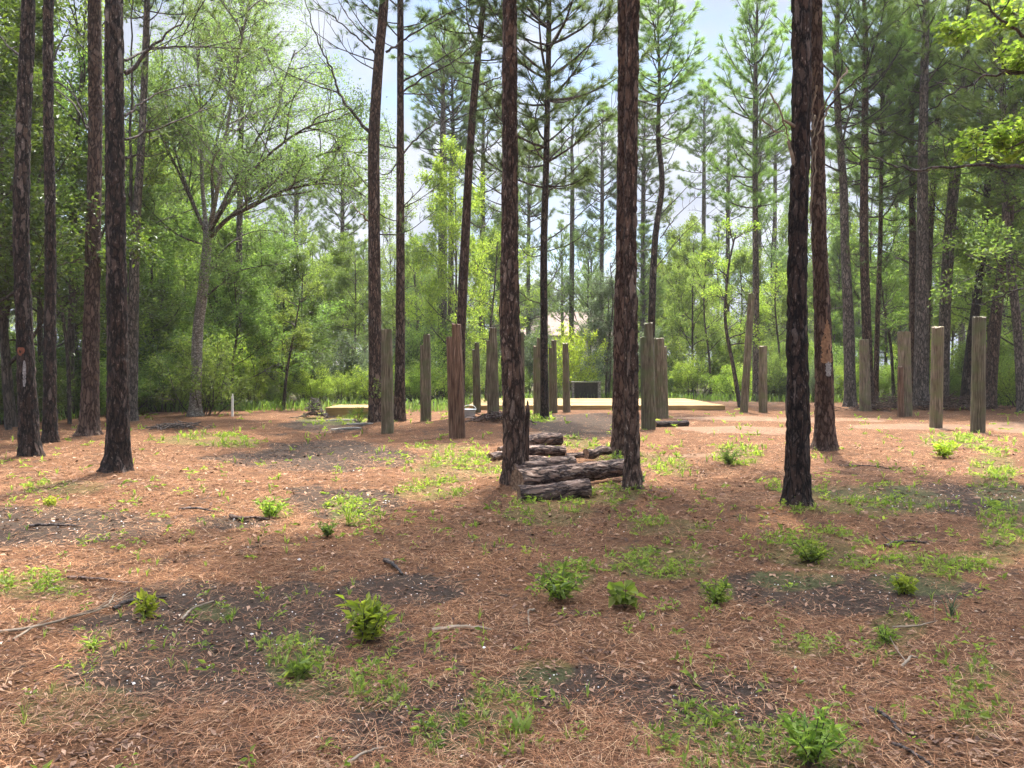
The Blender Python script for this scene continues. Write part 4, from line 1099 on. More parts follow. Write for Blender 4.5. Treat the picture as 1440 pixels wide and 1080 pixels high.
LAND = [(8, 'at the left picture edge'), (45, 'behind the bowed left pine'), (85, 'behind the thin dark left pine'), (130, 'behind the reddish left pine'), (170, 'behind the thick flecked left pine'),
        (215, 'left of the grey oak'), (262, 'at the foot of the grey oak'), (310, 'right of the grey oak'), (350, 'by the white stake'), (395, 'under the oak branches'), (432, 'left of the small platform'),
        (470, 'behind the small platform'), (510, 'behind the tall dark pine'), (545, 'behind the leftmost square post'), (580, 'behind the vine footed pine'), (615, 'right of the narrow double post'),
        (655, 'behind the rust brown post'), (690, 'behind the notched brown post'), (735, 'behind the stout flaking pine'), (775, 'behind the close pair of mid posts'), (820, 'behind the old grey table'),
        (860, 'behind the pines at the big log'), (905, 'behind the forked dark post'), (945, 'behind the deck, near its middle'), (985, 'behind the right end of the deck'), (1030, 'left of the tall leaning post'),
        (1072, 'behind the short post by the leaning one'), (1110, 'behind the charred right pine'), (1150, 'behind the pine with the bark wound'), (1190, 'by the crooked thin pine'), (1240, 'right of the shortest mossy post'),
        (1285, 'behind the pale notched post'), (1325, 'behind the leaning grey pine'), (1365, 'behind the tallest right post'), (1400, 'right of the tallest right post'), (1438, 'at the right picture edge')]
ADJ = {'leaf_dark': 'dark green', 'leaf_mid': 'green', 'leaf_light': 'pale green', 'leaf_grey': 'greyish', 'leaf_weed': 'bright green', 'leaf_yellow': 'yellowish'}
G_SHRUB = 'shrubs along the edge of the clearing'
rs = np.random.default_rng(77)
def edge_Y(px):
    return float(np.interp(px, [-60, 60, 200, 320, 420, 520, 640, 760, 900, 1040, 1200, 1330, 1440, 1500], [20, 23, 26.5, 29, 33, 34, 36, 42, 43, 38, 35, 34, 31, 29]))
for px, where in LAND:
    zone = ['leaf_dark', 'leaf_mid'] if px < 210 else (['leaf_mid', 'leaf_light', 'leaf_weed'] if px < 440 else ['leaf_light', 'leaf_weed', 'leaf_light', 'leaf_mid', 'leaf_grey'])
    m1 = zone[int(rs.integers(len(zone)))]
    m2 = zone[int(rs.integers(len(zone)))]
    h1 = rs.uniform(1.3, 2.3); h2 = rs.uniform(2.6, 4.0)
    if 440 < px < 700: m1 = rs.choice(['leaf_weed', 'leaf_light'])
    if 780 < px < 960: m1, m2, h1 = 'leaf_mid', rs.choice(['leaf_grey', 'leaf_light']), 1.5
    y0 = edge_Y(px)
    place('shrub', px + rs.uniform(-12, 12), y0 + rs.uniform(0, 1.6), h1, m1, 'low %s shrub %s' % (ADJ[m1], where), int(rs.integers(5)), 900 + px, G_SHRUB, rs.uniform(1.0, 1.35))
    place('shrub', px + rs.uniform(-12, 12), y0 + rs.uniform(3.5, 6), h2, m2, 'taller back row %s shrub %s' % (ADJ[m2], where), int(rs.integers(5)), 1900 + px, G_SHRUB, rs.uniform(.95, 1.25))
place('shrub', 806, 40, 3.6, 'leaf_yellow', 'magnolia like bush with yellow and dark green leaves beside the old grey table', 2, 51, G_SHRUB, .8)
place('shrub', 285, 25.6, 2.6, 'leaf_light', 'leafy light green thicket wrapping the foot of the grey oak', 0, 52, G_SHRUB, 1.1)

# ---------------------------------------------------------------- the grey airy oak on the left
def oak():
    rng = np.random.default_rng(5)
    bx, by = ground_at(276, 586)
    base = np.array([bx, by, gh(bx, by)])
    root = thing('oak_tree', 'airy oak with a pale mottled forked trunk and small leaves at the left', 'oak tree', base)
    W = lambda px, py, dy=0.0: point_at(px, py, by + dy) - base
    trunk = [np.array([0, 0, -.1]), W(275, 560), W(278, 470), W(284, 420), W(290, 360), W(293, 325)]
    rr = np.array([19, 16, 14, 14, 13, 12]) * by / FPX / 2
    build('trunk', [(*trunk_parts(trunk, rr, 28, .06, 0.0, 9), 0)], M['bark_pale'], root)
    tips, tubes = [], []
    def limb(P, r0, mat, kids=(12, 7, 4)):
        C = smooth_path(P, 6)
        r0 *= .72
        tb = [tube(C, np.linspace(r0, r0 * .25, len(C)), 8)]
        n = len(C)
        L = np.linalg.norm(np.diff(C, axis=0), axis=1).sum()
        for k in range(kids[0]):
            s = 0.25 + 0.75 * (k + rng.uniform(0, 1)) / kids[0]
            i = min(int(s * (n - 1)), n - 2)
            T = norm(C[i + 1] - C[i])
            d = norm(T * 0.9 + norm(rng.normal(size=3) * [1, 1, .6]) * 0.9 + [0, 0, .1])
            grow(C[i], d, L * rng.uniform(.22, .42) * (1.2 - .5 * s), r0 * .38, 0, rng, tb, tips, kids[1:], 0.05, .5, .5)
        build('branch', [(*merge(tb), 0)], mat, root)
    limb([W(291, 335), W(284, 250, .3), W(283, 170, .5), W(278, 90, .6), W(270, 5, .8)], .11, M['bark_pale'])
    limb([W(293, 330), W(305, 270, -.3), W(318, 190, -.5), W(332, 100, -.8), W(350, 0, -1.1)], .12, M['bark_pale'])
    limb([W(293, 328), W(312, 290, .6), W(345, 225, 1.0), W(385, 150, 1.6), W(415, 70, 2.0)], .10, M['bark_grey'])
    limb([W(294, 335), W(320, 308, -.5), W(355, 290, -1), W(400, 268, -1.5), W(450, 258, -2), W(505, 262, -2.4)], .11, M['bark_grey'])
    limb([W(293, 330), W(320, 285, -.9), W(370, 225, -1.7), W(430, 180, -2.4), W(485, 165, -3)], .09, M['bark_grey'])
    limb([W(290, 330), W(262, 260, .5), W(240, 190, .9), W(222, 110, 1.3)], .085, M['bark_grey'])
    limb([W(289, 345), W(250, 330, -.5), W(215, 300, -.8), W(190, 275, -1.1)], .05, M['limb'], (6, 5, 4))
    limb([W(287, 420), W(310, 400, -.5), W(340, 380, -1), W(400, 370, -1.6)], .05, M['limb'], (7, 5, 4))
    limb([W(300, 300, .8), W(300, 220, 1.6), W(325, 120, 2.4), W(345, 30, 3), W(372, -40, 3.4)], .09, M['bark_grey'])
    limb([W(292, 335), W(340, 290, .2), W(400, 245, .2), W(460, 215, .2), W(515, 215, .2)], .09, M['bark_grey'], (14, 7, 4))
    limb([W(290, 330), W(250, 240, -.4), W(215, 170, -.8), W(180, 120, -1.2)], .08, M['bark_grey'])
    limb([W(288, 400), W(315, 350, 1), W(360, 325, 2), W(420, 330, 3)], .05, M['limb'], (7, 5, 4))
    LP, LD = leaf_points(tips, rng, 4, .18)
    build('crown', [(*leaves(LP, rng, .080, .45, .5, LD), 0)], M['leaf_oak'], root, smooth=False)
oak()

# ---------------------------------------------------------------- maple past the right edge whose limbs reach into the picture
def maple():
    rng = np.random.default_rng(15)
    X, Y = 8.6, 9.6
    base = np.array([X, Y, gh(X, Y)])
    root = thing('maple_tree', 'maple at the right picture edge whose bare limbs and bright leaves reach in', 'maple tree', base)
    build('trunk', [(*trunk_parts([(0, 0, -.1), (0, 0, 2), (.1, 0, 5), (.1, 0, 9)], [.14, .12, .10, .05], 24, .1, 0, 4), 0)], M['bark_grey'], root)
    tips = []
    W = lambda px, py, dy=0.0: point_at(px, py, Y + dy) - base
    for P, r0 in (([(.1, 0, 3.9), W(1560, 235, .1), W(1440, 233, .2), W(1370, 234, .3), W(1280, 237, .5), W(1230, 222, .7)], .035),
                  ([(.1, 0, 5.0), W(1560, 120, .1), W(1440, 103, .2), W(1400, 103, .3), W(1350, 125, .4), W(1300, 160, .6)], .03),
                  ([(.1, 0, 5.6), W(1560, 110, -.1), W(1440, 48, -.3), W(1400, 20, -.5), W(1365, -10, -.6)], .03),
                  ([(.1, 0, 3.0), W(1560, 400, .1), W(1440, 405, 1.2), W(1390, 425, 1.6), W(1360, 428, 2)], .02)):
        w, _ = bare_branch(np.array([np.array(p) for p in P]), r0, rng, 7, .45, 0)
        build('branch', [(*w, 0)], M['limb'], root)
    for (px, py, dy, s) in ((1405, 205, .3, 1.0), (1425, 195, .5, .8), (1375, 200, .6, .6), (1435, 70, 0, .8), (1345, 40, 1, .5), (1430, 25, -.3, .7)):
        c = W(px, py, dy)
        tb = []
        for q in range(5):
            d = norm(rng.normal(size=3) * [1, 1, .25])
            grow(c + np.array([.5, 0, -.1]) * s * .3, d, .42 * s, .008, 0, rng, tb, tips, (4,), .05, .5, .6)
        build('twig', [(*merge(tb), 0)], M['limb'], root)
    LP, LD = leaf_points(tips, rng, 3, .06)
    up_ = []
    for q in range(9):                                   # the rest of the crown above the picture
        d = norm(rng.normal(size=3) * [1, 1, .5] + [.3, .2, .6])
        grow((.1, 0, rng.uniform(5.5, 9)), d, 2.0, .03, 0, rng, up_, tips2 := [] if q == 0 else tips2, (5, 4), .2, .5, .5)
    LP2, LD2 = leaf_points(tips2, rng, 3, .1)
    build('limbs', [(*merge(up_), 0)], M['limb'], root)
    V1, F1 = leaves(LP, rng, .085, .8, .7, LD); V2, F2 = leaves(LP2, rng, .11, .8, .6, LD2)
    build('crown', [(V1, F1, 0), (V2, F2, 0)], M['leaf_weed'], root, smooth=False)
maple()

# ---------------------------------------------------------------- far wood that reads as one mass
def far_wood():
    rng = np.random.default_rng(8)
    parts = []
    VF = []
    for k in range(4):
        w, l = broadleaf(520 + k, H=10, nl=12, kids=(5, 4), per=6, leaf=.26, r=.12, jit=.25)
        VF.append((w, l))
    n, tries = 0, 0
    while n < 110:
        px = rng.uniform(-150, 1590); Y = rng.uniform(62, 120)
        if 700 < px < 880 and Y < 92: continue
        H = rng.uniform(7.5, 14) * (1.25 if px < 350 or px > 1150 else 1.0)
        (wv, wf), (lv, lf) = VF[int(rng.integers(4))]
        a = rng.uniform(0, 6.28); s = H / 10
        Rm = np.array([[math.cos(a), -math.sin(a), 0], [math.sin(a), math.cos(a), 0], [0, 0, 1]]) * s
        t = np.array([point_at(px, 500, Y)[0], Y, -.1])
        parts.append((wv @ Rm.T + t, wf, 0)); parts.append((lv @ Rm.T + t, lf, 1 + int(rng.integers(3))))
        n += 1
    o = build('far_wood', parts, [M['limb'], M['leaf_mid'], M['leaf_light'], M['leaf_grey']], smooth=False)
    tag(o, 'distant mixed green wood closing the view behind the clearing', 'wood', kind='stuff')
far_wood()

# ================================================================ posts of the unbuilt house
def piling(label, px_b, by, px_t, ty, w_b, w_t, mat, notch=None, square=0.5, seed=0, group='posts set up in the clearing'):
    rng = np.random.default_rng(seed + 40)
    x, y = ground_at(px_b, by)
    z0 = gh(x, y)
    base = np.array([x, y, z0])
    top = point_at(px_t, ty, y) - base
    segs = 28
    th = np.linspace(0, 2 * np.pi, segs, endpoint=False) + 0.2
    e = 2.0 + 4.0 * square
    prof = 1 / (np.abs(np.cos(th)) ** e + np.abs(np.sin(th)) ** e) ** (1 / e)
    k = y / FPX / 2
    def rings(z_a, z_b, shrink=1.0, clip=None):
        n = max(3, int((z_b - z_a) / 0.07))
        V = []
        for z in np.linspace(z_a, z_b, n):
            f = np.clip(z / top[2], 0, 1)
            r = (w_b * (1 - f) + w_t * f) * k * shrink
            g = 1 + 0.05 * (vnoise3(np.cos(th) * 3 + 9, np.sin(th) * 3 + 9, z * 0.7, seed) - 0.5) - 0.07 * np.clip(vnoise3(np.cos(th) * 9 + 4, np.sin(th) * 9 + 4, z * 0.35, seed + 2) - 0.62, 0, 1) * 3
            lx, ly = prof * r * g * np.cos(th), prof * r * g * np.sin(th)
            if clip is not None:
                c = clip[1] * r
                lx = np.maximum(lx, c) if clip[0] > 0 else np.minimum(lx, c)
            V.append(np.stack([lx + top[0] * f, ly, np.full(segs, z)], 1))
        V = np.array(V)
        V[-1, :, 2] += rng.normal(0, 0.014, segs) + 0.012 * np.cos(th + rng.uniform(0, 6))
        V = V.reshape(-1, 3)
        i = np.arange(n - 1)[:, None] * segs; j = np.arange(segs)[None, :]; j2 = (j + 1) % segs
        F = np.stack([i + j, i + j2, i + segs + j2, i + segs + j], -1).reshape(-1, 4)
        c = V[-segs:].mean(0) + [0, 0, .01]
        Vc = np.vstack([V[-segs:], c]); Fc = np.stack([np.arange(segs), (np.arange(segs) + 1) % segs, np.full(segs, segs)], 1)
        return [(V, F, 0), (Vc, Fc, 0)]
    if notch:
        side, ny, pos = notch                     # the taller half stands on this side
        nz = (point_at(px_t, ny, y) - base)[2]
        parts = rings(-.3, nz) + rings(nz - .05, top[2], .985, (side, pos))
    else:
        parts = rings(-.3, top[2])
    o = build('post', parts, M[mat], loc=base)
    return tag(o, label, 'post', group)

piling('square grey post, leftmost of all, in front of the vine footed pine', 545, 613, 544, 464, 17, 14, 'post_grey', None, .9, 1)
piling('narrow notched post standing alone left of the rust brown post', 599, 600, 598, 471, 15, 14, 'post_grey', (1, 486, -.3), .7, 2)
piling('thick rust brown post with a broken stepped top', 643, 617, 638, 456, 23, 21, 'post_rust', (1, 474, -.2), .6, 3)
piling('slim olive post behind and right of the rust brown post', 671, 580, 669, 482, 11, 10, 'post_dark', (1, 492, -.3), .6, 4)
piling('notched brown post left of the stout flaking pine', 694, 600, 691, 461, 17, 15, 'post_grey', (1, 479, -.35), .7, 5)
piling('grey post half hidden behind the stout flaking pine', 733, 591, 732, 467, 11, 10, 'post_grey', None, .6, 6)
piling('pale notched post just left of the thin dark pine', 758, 584, 757, 476, 16, 14, 'post_tan', (1, 487, -.3), .7, 7)
piling('narrow pale notched post just right of the thin dark pine', 778, 581, 777, 479, 12, 11, 'post_grey', (1, 490, -.3), .6, 8)
piling('slim pale post left of the old grey table', 797, 580, 795, 483, 11, 8, 'post_tan', None, .5, 9)
piling('tall dark post with a stepped top and a charred log at its foot', 912, 603, 909, 455, 19, 17, 'post_dark', (1, 474, -.3), .5, 10)
piling('cracked grey post right behind the stepped dark post', 930, 588, 928, 476, 19, 17, 'post_grey', (-1, 487, .5), .5, 11)
piling('tall slender pole leaning right beyond the end of the deck', 1046, 579, 1057, 413, 11, 9, 'post_grey', None, .0, 12)
piling('short pale round post right of the tall leaning pole', 1073, 579, 1073, 487, 12, 11, 'post_tan', None, .0, 13)
piling('pale mossy post before the straight pine of the right edge', 1217, 578, 1215, 478, 15, 12, 'post_tan', None, .1, 14)
piling('pale wide post before the thick grey pine', 1274, 586, 1271, 467, 15, 15, 'post_tan', None, .3, 15)
piling('low dark post touching the left side of the pale wide post', 1267, 587, 1266, 516, 8, 7, 'post_rust', None, .3, 20)
piling('cracked tan post with a crooked outline before the leaning grey pine', 1316, 601, 1319, 460, 16, 15, 'post_tan', None, .1, 16)
piling('greenish round post, tallest and nearest of the right posts', 1375, 608, 1377, 446, 18, 16, 'post_dark', None, .1, 17)

# splintered snag beside the stout flaking pine
def snag():
    p = point_at(737, 650, 10.75)
    base = np.array([p[0], p[1], gh(p[0], p[1])])
    top = point_at(742, 563, 10.75) - base
    V, F = trunk_parts([(0, 0, -.1), (.01, 0, .3), (.03, 0, .8), top * [1, 1, .85], top], [.075, .06, .05, .035, .006], 24, .03, .008, 6, .2)
    tag(build('snag', [(V, F, 0)], M['bark_red'], loc=base), 'splintered dark stump spike against the right side of the stout flaking pine', 'tree stump')
snag()

# wound, resin, scar on trunks
def patch(parent_label, px, py, Y, wpx, hpx, mat, name, pointed=False):
    root = next(o for o in scene.objects if o.get('label') == parent_label)
    b = np.array(root.location)
    tr = next(c for c in root.children if c.name.startswith('trunk'))
    co = np.empty(len(tr.data.vertices) * 3, np.float32); tr.data.vertices.foreach_get('co', co); co = co.reshape(-1, 3)
    c = point_at(px, py, b[1]) - b
    hw, hh = wpx * b[1] / FPX / 2, hpx * b[1] / FPX / 2
    seg = 72
    ring = co.reshape(-1, seg, 3)
    zs = ring[:, :, 2].mean(1)
    rows = ring[(zs > c[2] - hh) & (zs < c[2] + hh)]
    V, F = [], []
    n = 14
    rng = np.random.default_rng(int(px))
    for k, rw in enumerate(rows):
        f = (rw[0, 2] - (c[2] - hh)) / (2 * hh)
        ctr = rw.mean(0)
        rad = np.linalg.norm(rw[:, :2] - ctr[:2], axis=1).mean()
        ws = hw * (1.0 - (f ** 2.2 if pointed else 0)) * (1 if pointed else math.sin(math.pi * np.clip(f, .04, .96)) ** .5) * rng.uniform(.65, 1.25)
        off = (c[0] - ctr[0]) * (1 if not pointed else 1)
        xs = np.clip(np.linspace(off - ws, off + ws, n) / (rad * 1.0), -.97, .97)
        a = np.arcsin(xs)
        rr = rad + .010 + rng.normal(0, .0015, n)
        V += [(ctr[0] + rr[i] * math.sin(a[i]), ctr[1] - rr[i] * math.cos(a[i]), rw[0, 2]) for i in range(n)]
    m = len(rows)
    i = np.arange(m - 1)[:, None] * n; j = np.arange(n - 1)[None, :]
    F = np.stack([i + j, i + j + 1, i + n + j + 1, i + n + j], -1).reshape(-1, 4)
    build(name, [(np.array(V), F, 0)], M[mat], root)
WOUND = 'tapering pine with a long bare bark wound and white resin, behind the charred right pine'
patch(WOUND, 1158, 480, 0, 15, 64, 'bare_wood', 'bark_wound', True)
patch(WOUND, 1160, 519, 0, 9, 24, 'resin', 'resin_patch')
patch('bowed blackened pine with an orange scar on its lower trunk, leftmost in the clearing', 36, 494, 0, 10, 13, 'orange_bark', 'scar')
patch('bowed blackened pine with an orange scar on its lower trunk, leftmost in the clearing', 41, 525, 0, 3.5, 40, 'resin', 'resin_streak')

# ================================================================ log pile
def log(label, a, b, r0, r1, mat='bark_log', seed=1, group='cut logs lying on the ground', ends=True):
    a, b = np.array(a, float), np.array(b, float)
    L = np.linalg.norm(b - a)
    ax = (b - a) / L
    root = thing('log', label, 'log', a, group)
    root.rotation_euler = Vector((0, 0, 1)).rotation_difference(Vector(ax)).to_euler()
    rng = np.random.default_rng(seed)
    P = [(0, 0, 0), (rng.normal(0, .012), rng.normal(0, .012), L * .33), (rng.normal(0, .012), rng.normal(0, .012), L * .66), (0, 0, L)]
    V, F = trunk_parts(P, [r0, r0 * .7 + r1 * .3, r0 * .3 + r1 * .7, r1], 64, .018, r0 * .085, seed, 0.0, .05)
    build('bark', [(V, F, 0)], M[mat], root)
    for z, r, s in ((0, r0, -1), (L, r1, 1)):
        th = np.linspace(0, 2 * np.pi, 24, endpoint=False)
        rr = r * 1.0 * (1 + rng.normal(0, .02, 24))
        C = np.array([[0, 0, z + s * .004]] + [[rr[i] * math.cos(th[i]), rr[i] * math.sin(th[i]), z + s * rng.uniform(-.004, .006)] for i in range(24)])
        Fc = np.array([[0, 1 + i, 1 + (i + 1) % 24] if s > 0 else [0, 1 + (i + 1) % 24, 1 + i] for i in range(24)])
        build('cut_end', [(C, Fc, 0)], M['end_grain'], root)
    return root
PT = point_at
log('biggest log of the pile, long and plated, reaching right to the flecked pine', PT(727, 677, 9.75), PT(884, 656, 10.75), .158, .115, seed=1)
log('log lying along the back of the biggest log', PT(722, 663, 10.15), PT(806, 651, 10.6), .115, .10, seed=2)
log('short log lying in front of the biggest log', PT(730, 696, 9.12), PT(828, 687, 9.3), .115, .125, seed=3)
log('thin log half hidden behind the biggest log, touching the stout flaking pine', PT(735, 650, 12.1), PT(800, 650, 11.9), .10, .085, seed=4)
log('grey weathered log in the middle row of the pile', PT(738, 635, 13.4), PT(795, 634, 13.5), .105, .09, seed=5)
log('short grey log at the right of the middle row of the pile', PT(824, 638, 13.0), PT(857, 634, 13.3), .085, .075, seed=6)
log('thin dark stick like log between the two grey logs', PT(796, 641, 13.0), PT(826, 640, 13.1), .05, .045, seed=7)
log('farthest log of the pile, with a ragged end', PT(738, 623, 14.7), PT(788, 617, 15.0), .125, .125, seed=8)
log('small log end left of the stout flaking pine, nearer of two', PT(689, 644, 12.9), PT(708, 640, 13.2), .075, .075, seed=9)
log('small log end left of the stout flaking pine, farther of two', PT(702, 634, 13.9), PT(722, 632, 14.1), .07, .07, seed=10)
log('charred black log at the foot of the stepped dark post', PT(921, 597, 20.6), PT(967, 595, 20.9), .095, .085, 'bark_char', seed=11)

# ================================================================ platforms, table, tub, stake, boards, house
def platform(label, px0, px1, y_front, Yf, depth, h, nb):
    x0, x1 = point_at(px0, y_front, Yf)[0], point_at(px1, y_front, Yf)[0]
    cx = (x0 + x1) / 2
    z = gh(cx, Yf)
    root = thing('platform', label, 'wooden platform', (cx, Yf, z), 'new yellow timber platforms')
    W = x1 - x0
    rng = np.random.default_rng(nb)
    bd = []
    for k in range(nb):
        y = depth * (k + .5) / nb
        bd.append(box((rng.normal(0, .006), y, h - .019 + rng.normal(0, .0015)), (W + .03 + rng.normal(0, .01), depth / nb - .012, .038)))
    build('decking', [(*merge(bd), 0)], M['lumber'], root, smooth=False)
    for c, s in (((0, .019, (h - .04) / 2), (W - .004, .038, h - .044)), ((0, depth - .03, (h - .04) / 2), (W - .004, .038, h - .044)), ((-W / 2 + .02, depth / 2, (h - .04) / 2), (.038, depth - .1, h - .05)), ((W / 2 - .02, depth / 2, (h - .04) / 2), (.038, depth - .1, h - .05))):
        build('rim_board', [(*box(c, s), 0)], M['lumber'], root, smooth=False)
    for k in range(5):
        build('pier', [(*box((-W / 2 + .3 + (W - .6) * k / 4, .2, .0), (.2, .2, .28)), 0)], M['table_wood'], root, smooth=False)
platform('long low platform of new yellow boards behind the posts', 660, 1020, 578, 29.2, 7.0, .17, 40)
platform('small platform of new yellow boards left of the tall dark pine', 458, 556, 588, 24.6, 2.0, .33, 12)

def table():
    p = point_at(824, 561, 39.0)
    root = thing('table', 'old grey table with a pale top and dark trellis sides under the shrubs', 'table', (p[0], 39.0, gh(p[0], 39.0)))
    W, H, D = 1.5, .92, .8
    build('tabletop', [(*merge([box((0, y, H), (W, .14, .04)) for y in (-.3, -.15, 0, .15, .3)]), 0)], M['table_wood'], root, smooth=False)
    for sx in (-1, 1):
        for sy in (-1, 1):
            build('leg', [(*box((sx * (W / 2 - .08), sy * .3, H / 2 - .012), (.08, .08, H - .03)), 0)], M['table_wood'], root, smooth=False)
    bars = [box((x, -.345, H / 2), (.03, .02, H - .12), 0, (0, 0)) for x in np.linspace(-W / 2 + .2, W / 2 - .2, 9)]
    build('trellis', [(*merge(bars), 0)], M['dark_wood'], root, smooth=False)
    build('back_board', [(*box((0, .32, H / 2), (W - .2, .02, H - .1)), 0)], M['dark_wood'], root, smooth=False)
table()

def tub():
    x, y = ground_at(660, 596)
    root = thing('tub', 'pale blue tub on the straw behind the rust brown post', 'tub', (x, y, gh(x, y)))
    th = np.linspace(0, 2 * np.pi, 28, endpoint=False)
    prof = [(.0, .0), (.13, 0), (.135, .02), (.16, .27), (.175, .275), (.175, .295), (.155, .295), (.125, .03), (0, .03)]
    V = np.array([[r * 1.15 * math.cos(t), r * math.sin(t), z] for r, z in prof for t in th])
    n, s = len(prof), 28
    i = np.arange(n - 1)[:, None] * s; j = np.arange(s)[None, :]; j2 = (j + 1) % s
    build('tub_body', [(V, np.stack([i + j, i + j2, i + s + j2, i + s + j], -1).reshape(-1, 4), 0)], M['tub'], root)
    P = [(-.2 * math.cos(t), -.02, .285 + .13 * math.sin(t)) for t in np.linspace(0, np.pi, 12)]
    build('handle', [(*tube(np.array(P), .006, 6), 0)], M['white_paint'], root)
tub()

def stake():
    x, y = ground_at(327, 587)
    b = box((0, 0, .33), (.06, .05, .72), 0, (.02, 0))
    tag(build('stake', [(*merge([b, box((.01, 0, .72), (.035, .03, .10))]), 0)], M['white_paint'], loc=(x, y, gh(x, y) - .02), smooth=False), 'thin white stake before the shrubs right of the oak', 'stake')
stake()
for px, py, rz, l, lab in ((487, 608, .35, .75, 'pale loose board on the ground left of the leftmost square post, nearer of two'), (506, 602, .1, .7, 'pale loose board against the foot of the tall dark pine, farther of two'),
                           (480, 592, -.05, .9, 'grey loose board in front of the small platform')):
    x, y = ground_at(px, py)
    bs = merge([box((0, 0, .025), (l, .14, .035), rz, (.02, .0)), box((.05, .05, .045), (l * .7, .09, .02), rz + .15)])
    tag(build('board', [(*bs, 0)], M['table_wood'], loc=(x, y, gh(x, y)), smooth=False), lab, 'board', 'loose boards on the ground')

def house():
    Y = 74.0
    xl, xr = point_at(722, 460, Y)[0], point_at(868, 460, Y)[0]
    cx = (xl + xr) / 2
    root = thing('house', 'distant house with a pinkish brown hipped roof beyond the trees', 'house', (cx, Y, 0))
    W, D, h = (xr - xl) / 2, 5.0, 4.6
    V = np.array([(-W + .3, -D + .3, 0), (W - .3, -D + .3, 0), (W - .3, D - .3, 0), (-W + .3, D - .3, 0), (-W + .3, -D + .3, h), (W - .3, -D + .3, h), (W - .3, D - .3, h), (-W + .3, D - .3, h)])
    build('wall', [(V, np.array([[0, 1, 5, 4], [1, 2, 6, 5], [2, 3, 7, 6], [3, 0, 4, 7]]), 0)], M['siding'], root, smooth=False)
    rt = 7.1
    V = np.array([(-W, -D, h), (W, -D, h), (W, D, h), (-W, D, h), (-W * .45, 0, rt), (W * .45, 0, rt), (-W, -D, h - .2), (W, -D, h - .2), (W, D, h - .2), (-W, D, h - .2)])
    build('roof', [(V, np.array([[0, 1, 5, 4], [2, 3, 4, 5], [0, 6, 7, 1], [1, 7, 8, 2], [2, 8, 9, 3], [3, 9, 6, 0]]), 0), (V, np.array([[1, 2, 5], [3, 0, 4]]), 0)], M['roof'], root, smooth=False)
    for x in (-W * .55, 0, W * .55):
        f = build('window', [(*box((x, -D + .27, 2.6), (1.3, .08, 1.5)), 0)], M['white_paint'], root, smooth=False)
        build('pane', [(*box((x, -D + .22, 2.6), (1.1, .03, 1.3)), 0)], M['glass'], f, smooth=False)
house()

# ================================================================ dead vines, brush piles, sticks, plants
def dead_vine():
    rng = np.random.default_rng(3)
    Y = 8.6
    b = point_at(1135, 330, Y)
    tb = []
    for P in ([(1192, 95), (1170, 130), (1152, 165), (1143, 205), (1141, 260), (1139, 318)], [(1165, 150), (1150, 190), (1146, 230), (1140, 300)], [(1146, 160), (1140, 185), (1128, 175), (1118, 168)],
              [(1085, 130), (1100, 165), (1108, 195), (1118, 215)], [(1150, 120), (1142, 150), (1145, 180)], [(1070, 170), (1095, 185), (1105, 180)]):
        Q = np.array([point_at(px, py, Y + rng.normal(0, .04)) - b for px, py in P])
        C = smooth_path(Q, 6); C += rng.normal(0, .008, C.shape)
        tb.append(tube(C, np.linspace(.012, .006, len(C)), 5))
    for P, r in (([(1118, 178), (1108, 172), (1100, 168)], .022), ([(1121, 245), (1116, 225), (1108, 198)], .030)):
        Q = np.array([point_at(px, py, Y - .05) - b for px, py in P])
        tb.append(tube(smooth_path(Q, 5), np.linspace(r, r * .5, 11), 7))
    tag(build('dead_vine', [(*merge(tb), 0)], M['limb_pale'], loc=b), 'tangle of pale dead vine stems hanging on the charred right pine', 'dead vine')
dead_vine()

def stick(label, pts, r, mat='limb', twigs=0, cat='stick', flat=1.0, seed=0):
    rng = np.random.default_rng(seed + 900)
    g = [ground_at(px, py) for px, py in pts]
    b = np.array([g[0][0], g[0][1], gh(*g[0])])
    P = np.array([(x - b[0], y - b[1], gh(x, y) - b[2] + r * .8 + (0.02 if 0 < k < len(g) - 1 else 0)) for k, (x, y) in enumerate(g)])
    C = smooth_path(P, 6)
    C[1:-1] += rng.normal(0, r * .35, (len(C) - 2, 3)) * [1, 1, .4]
    rr = np.linspace(r, r * .45, len(C)) * (1 + rng.normal(0, .07, len(C)))
    V, F = tube(C, rr, 9)
    if flat != 1.0: V[:, 2] = (V[:, 2] - r) * flat + r * flat
    tb = [(V, F)]
    for k in range(twigs):
        i = int(rng.uniform(.2, .9) * len(C))
        d = norm(C[min(i + 1, len(C) - 1)] - C[i - 1]) + norm(rng.normal(size=3)) * .9; d[2] = abs(d[2]) * .12
        l = rng.uniform(.12, .4)
        tb.append(tube(np.stack([C[i], C[i] + d * l * .5, C[i] + d * l + [0, 0, .02]]), [rr[i] * .5, rr[i] * .35, .002], 5))
    tag(build('stick', [(*merge(tb), 0)], M[mat], loc=b), label, cat, 'sticks and bark strips on the forest floor')
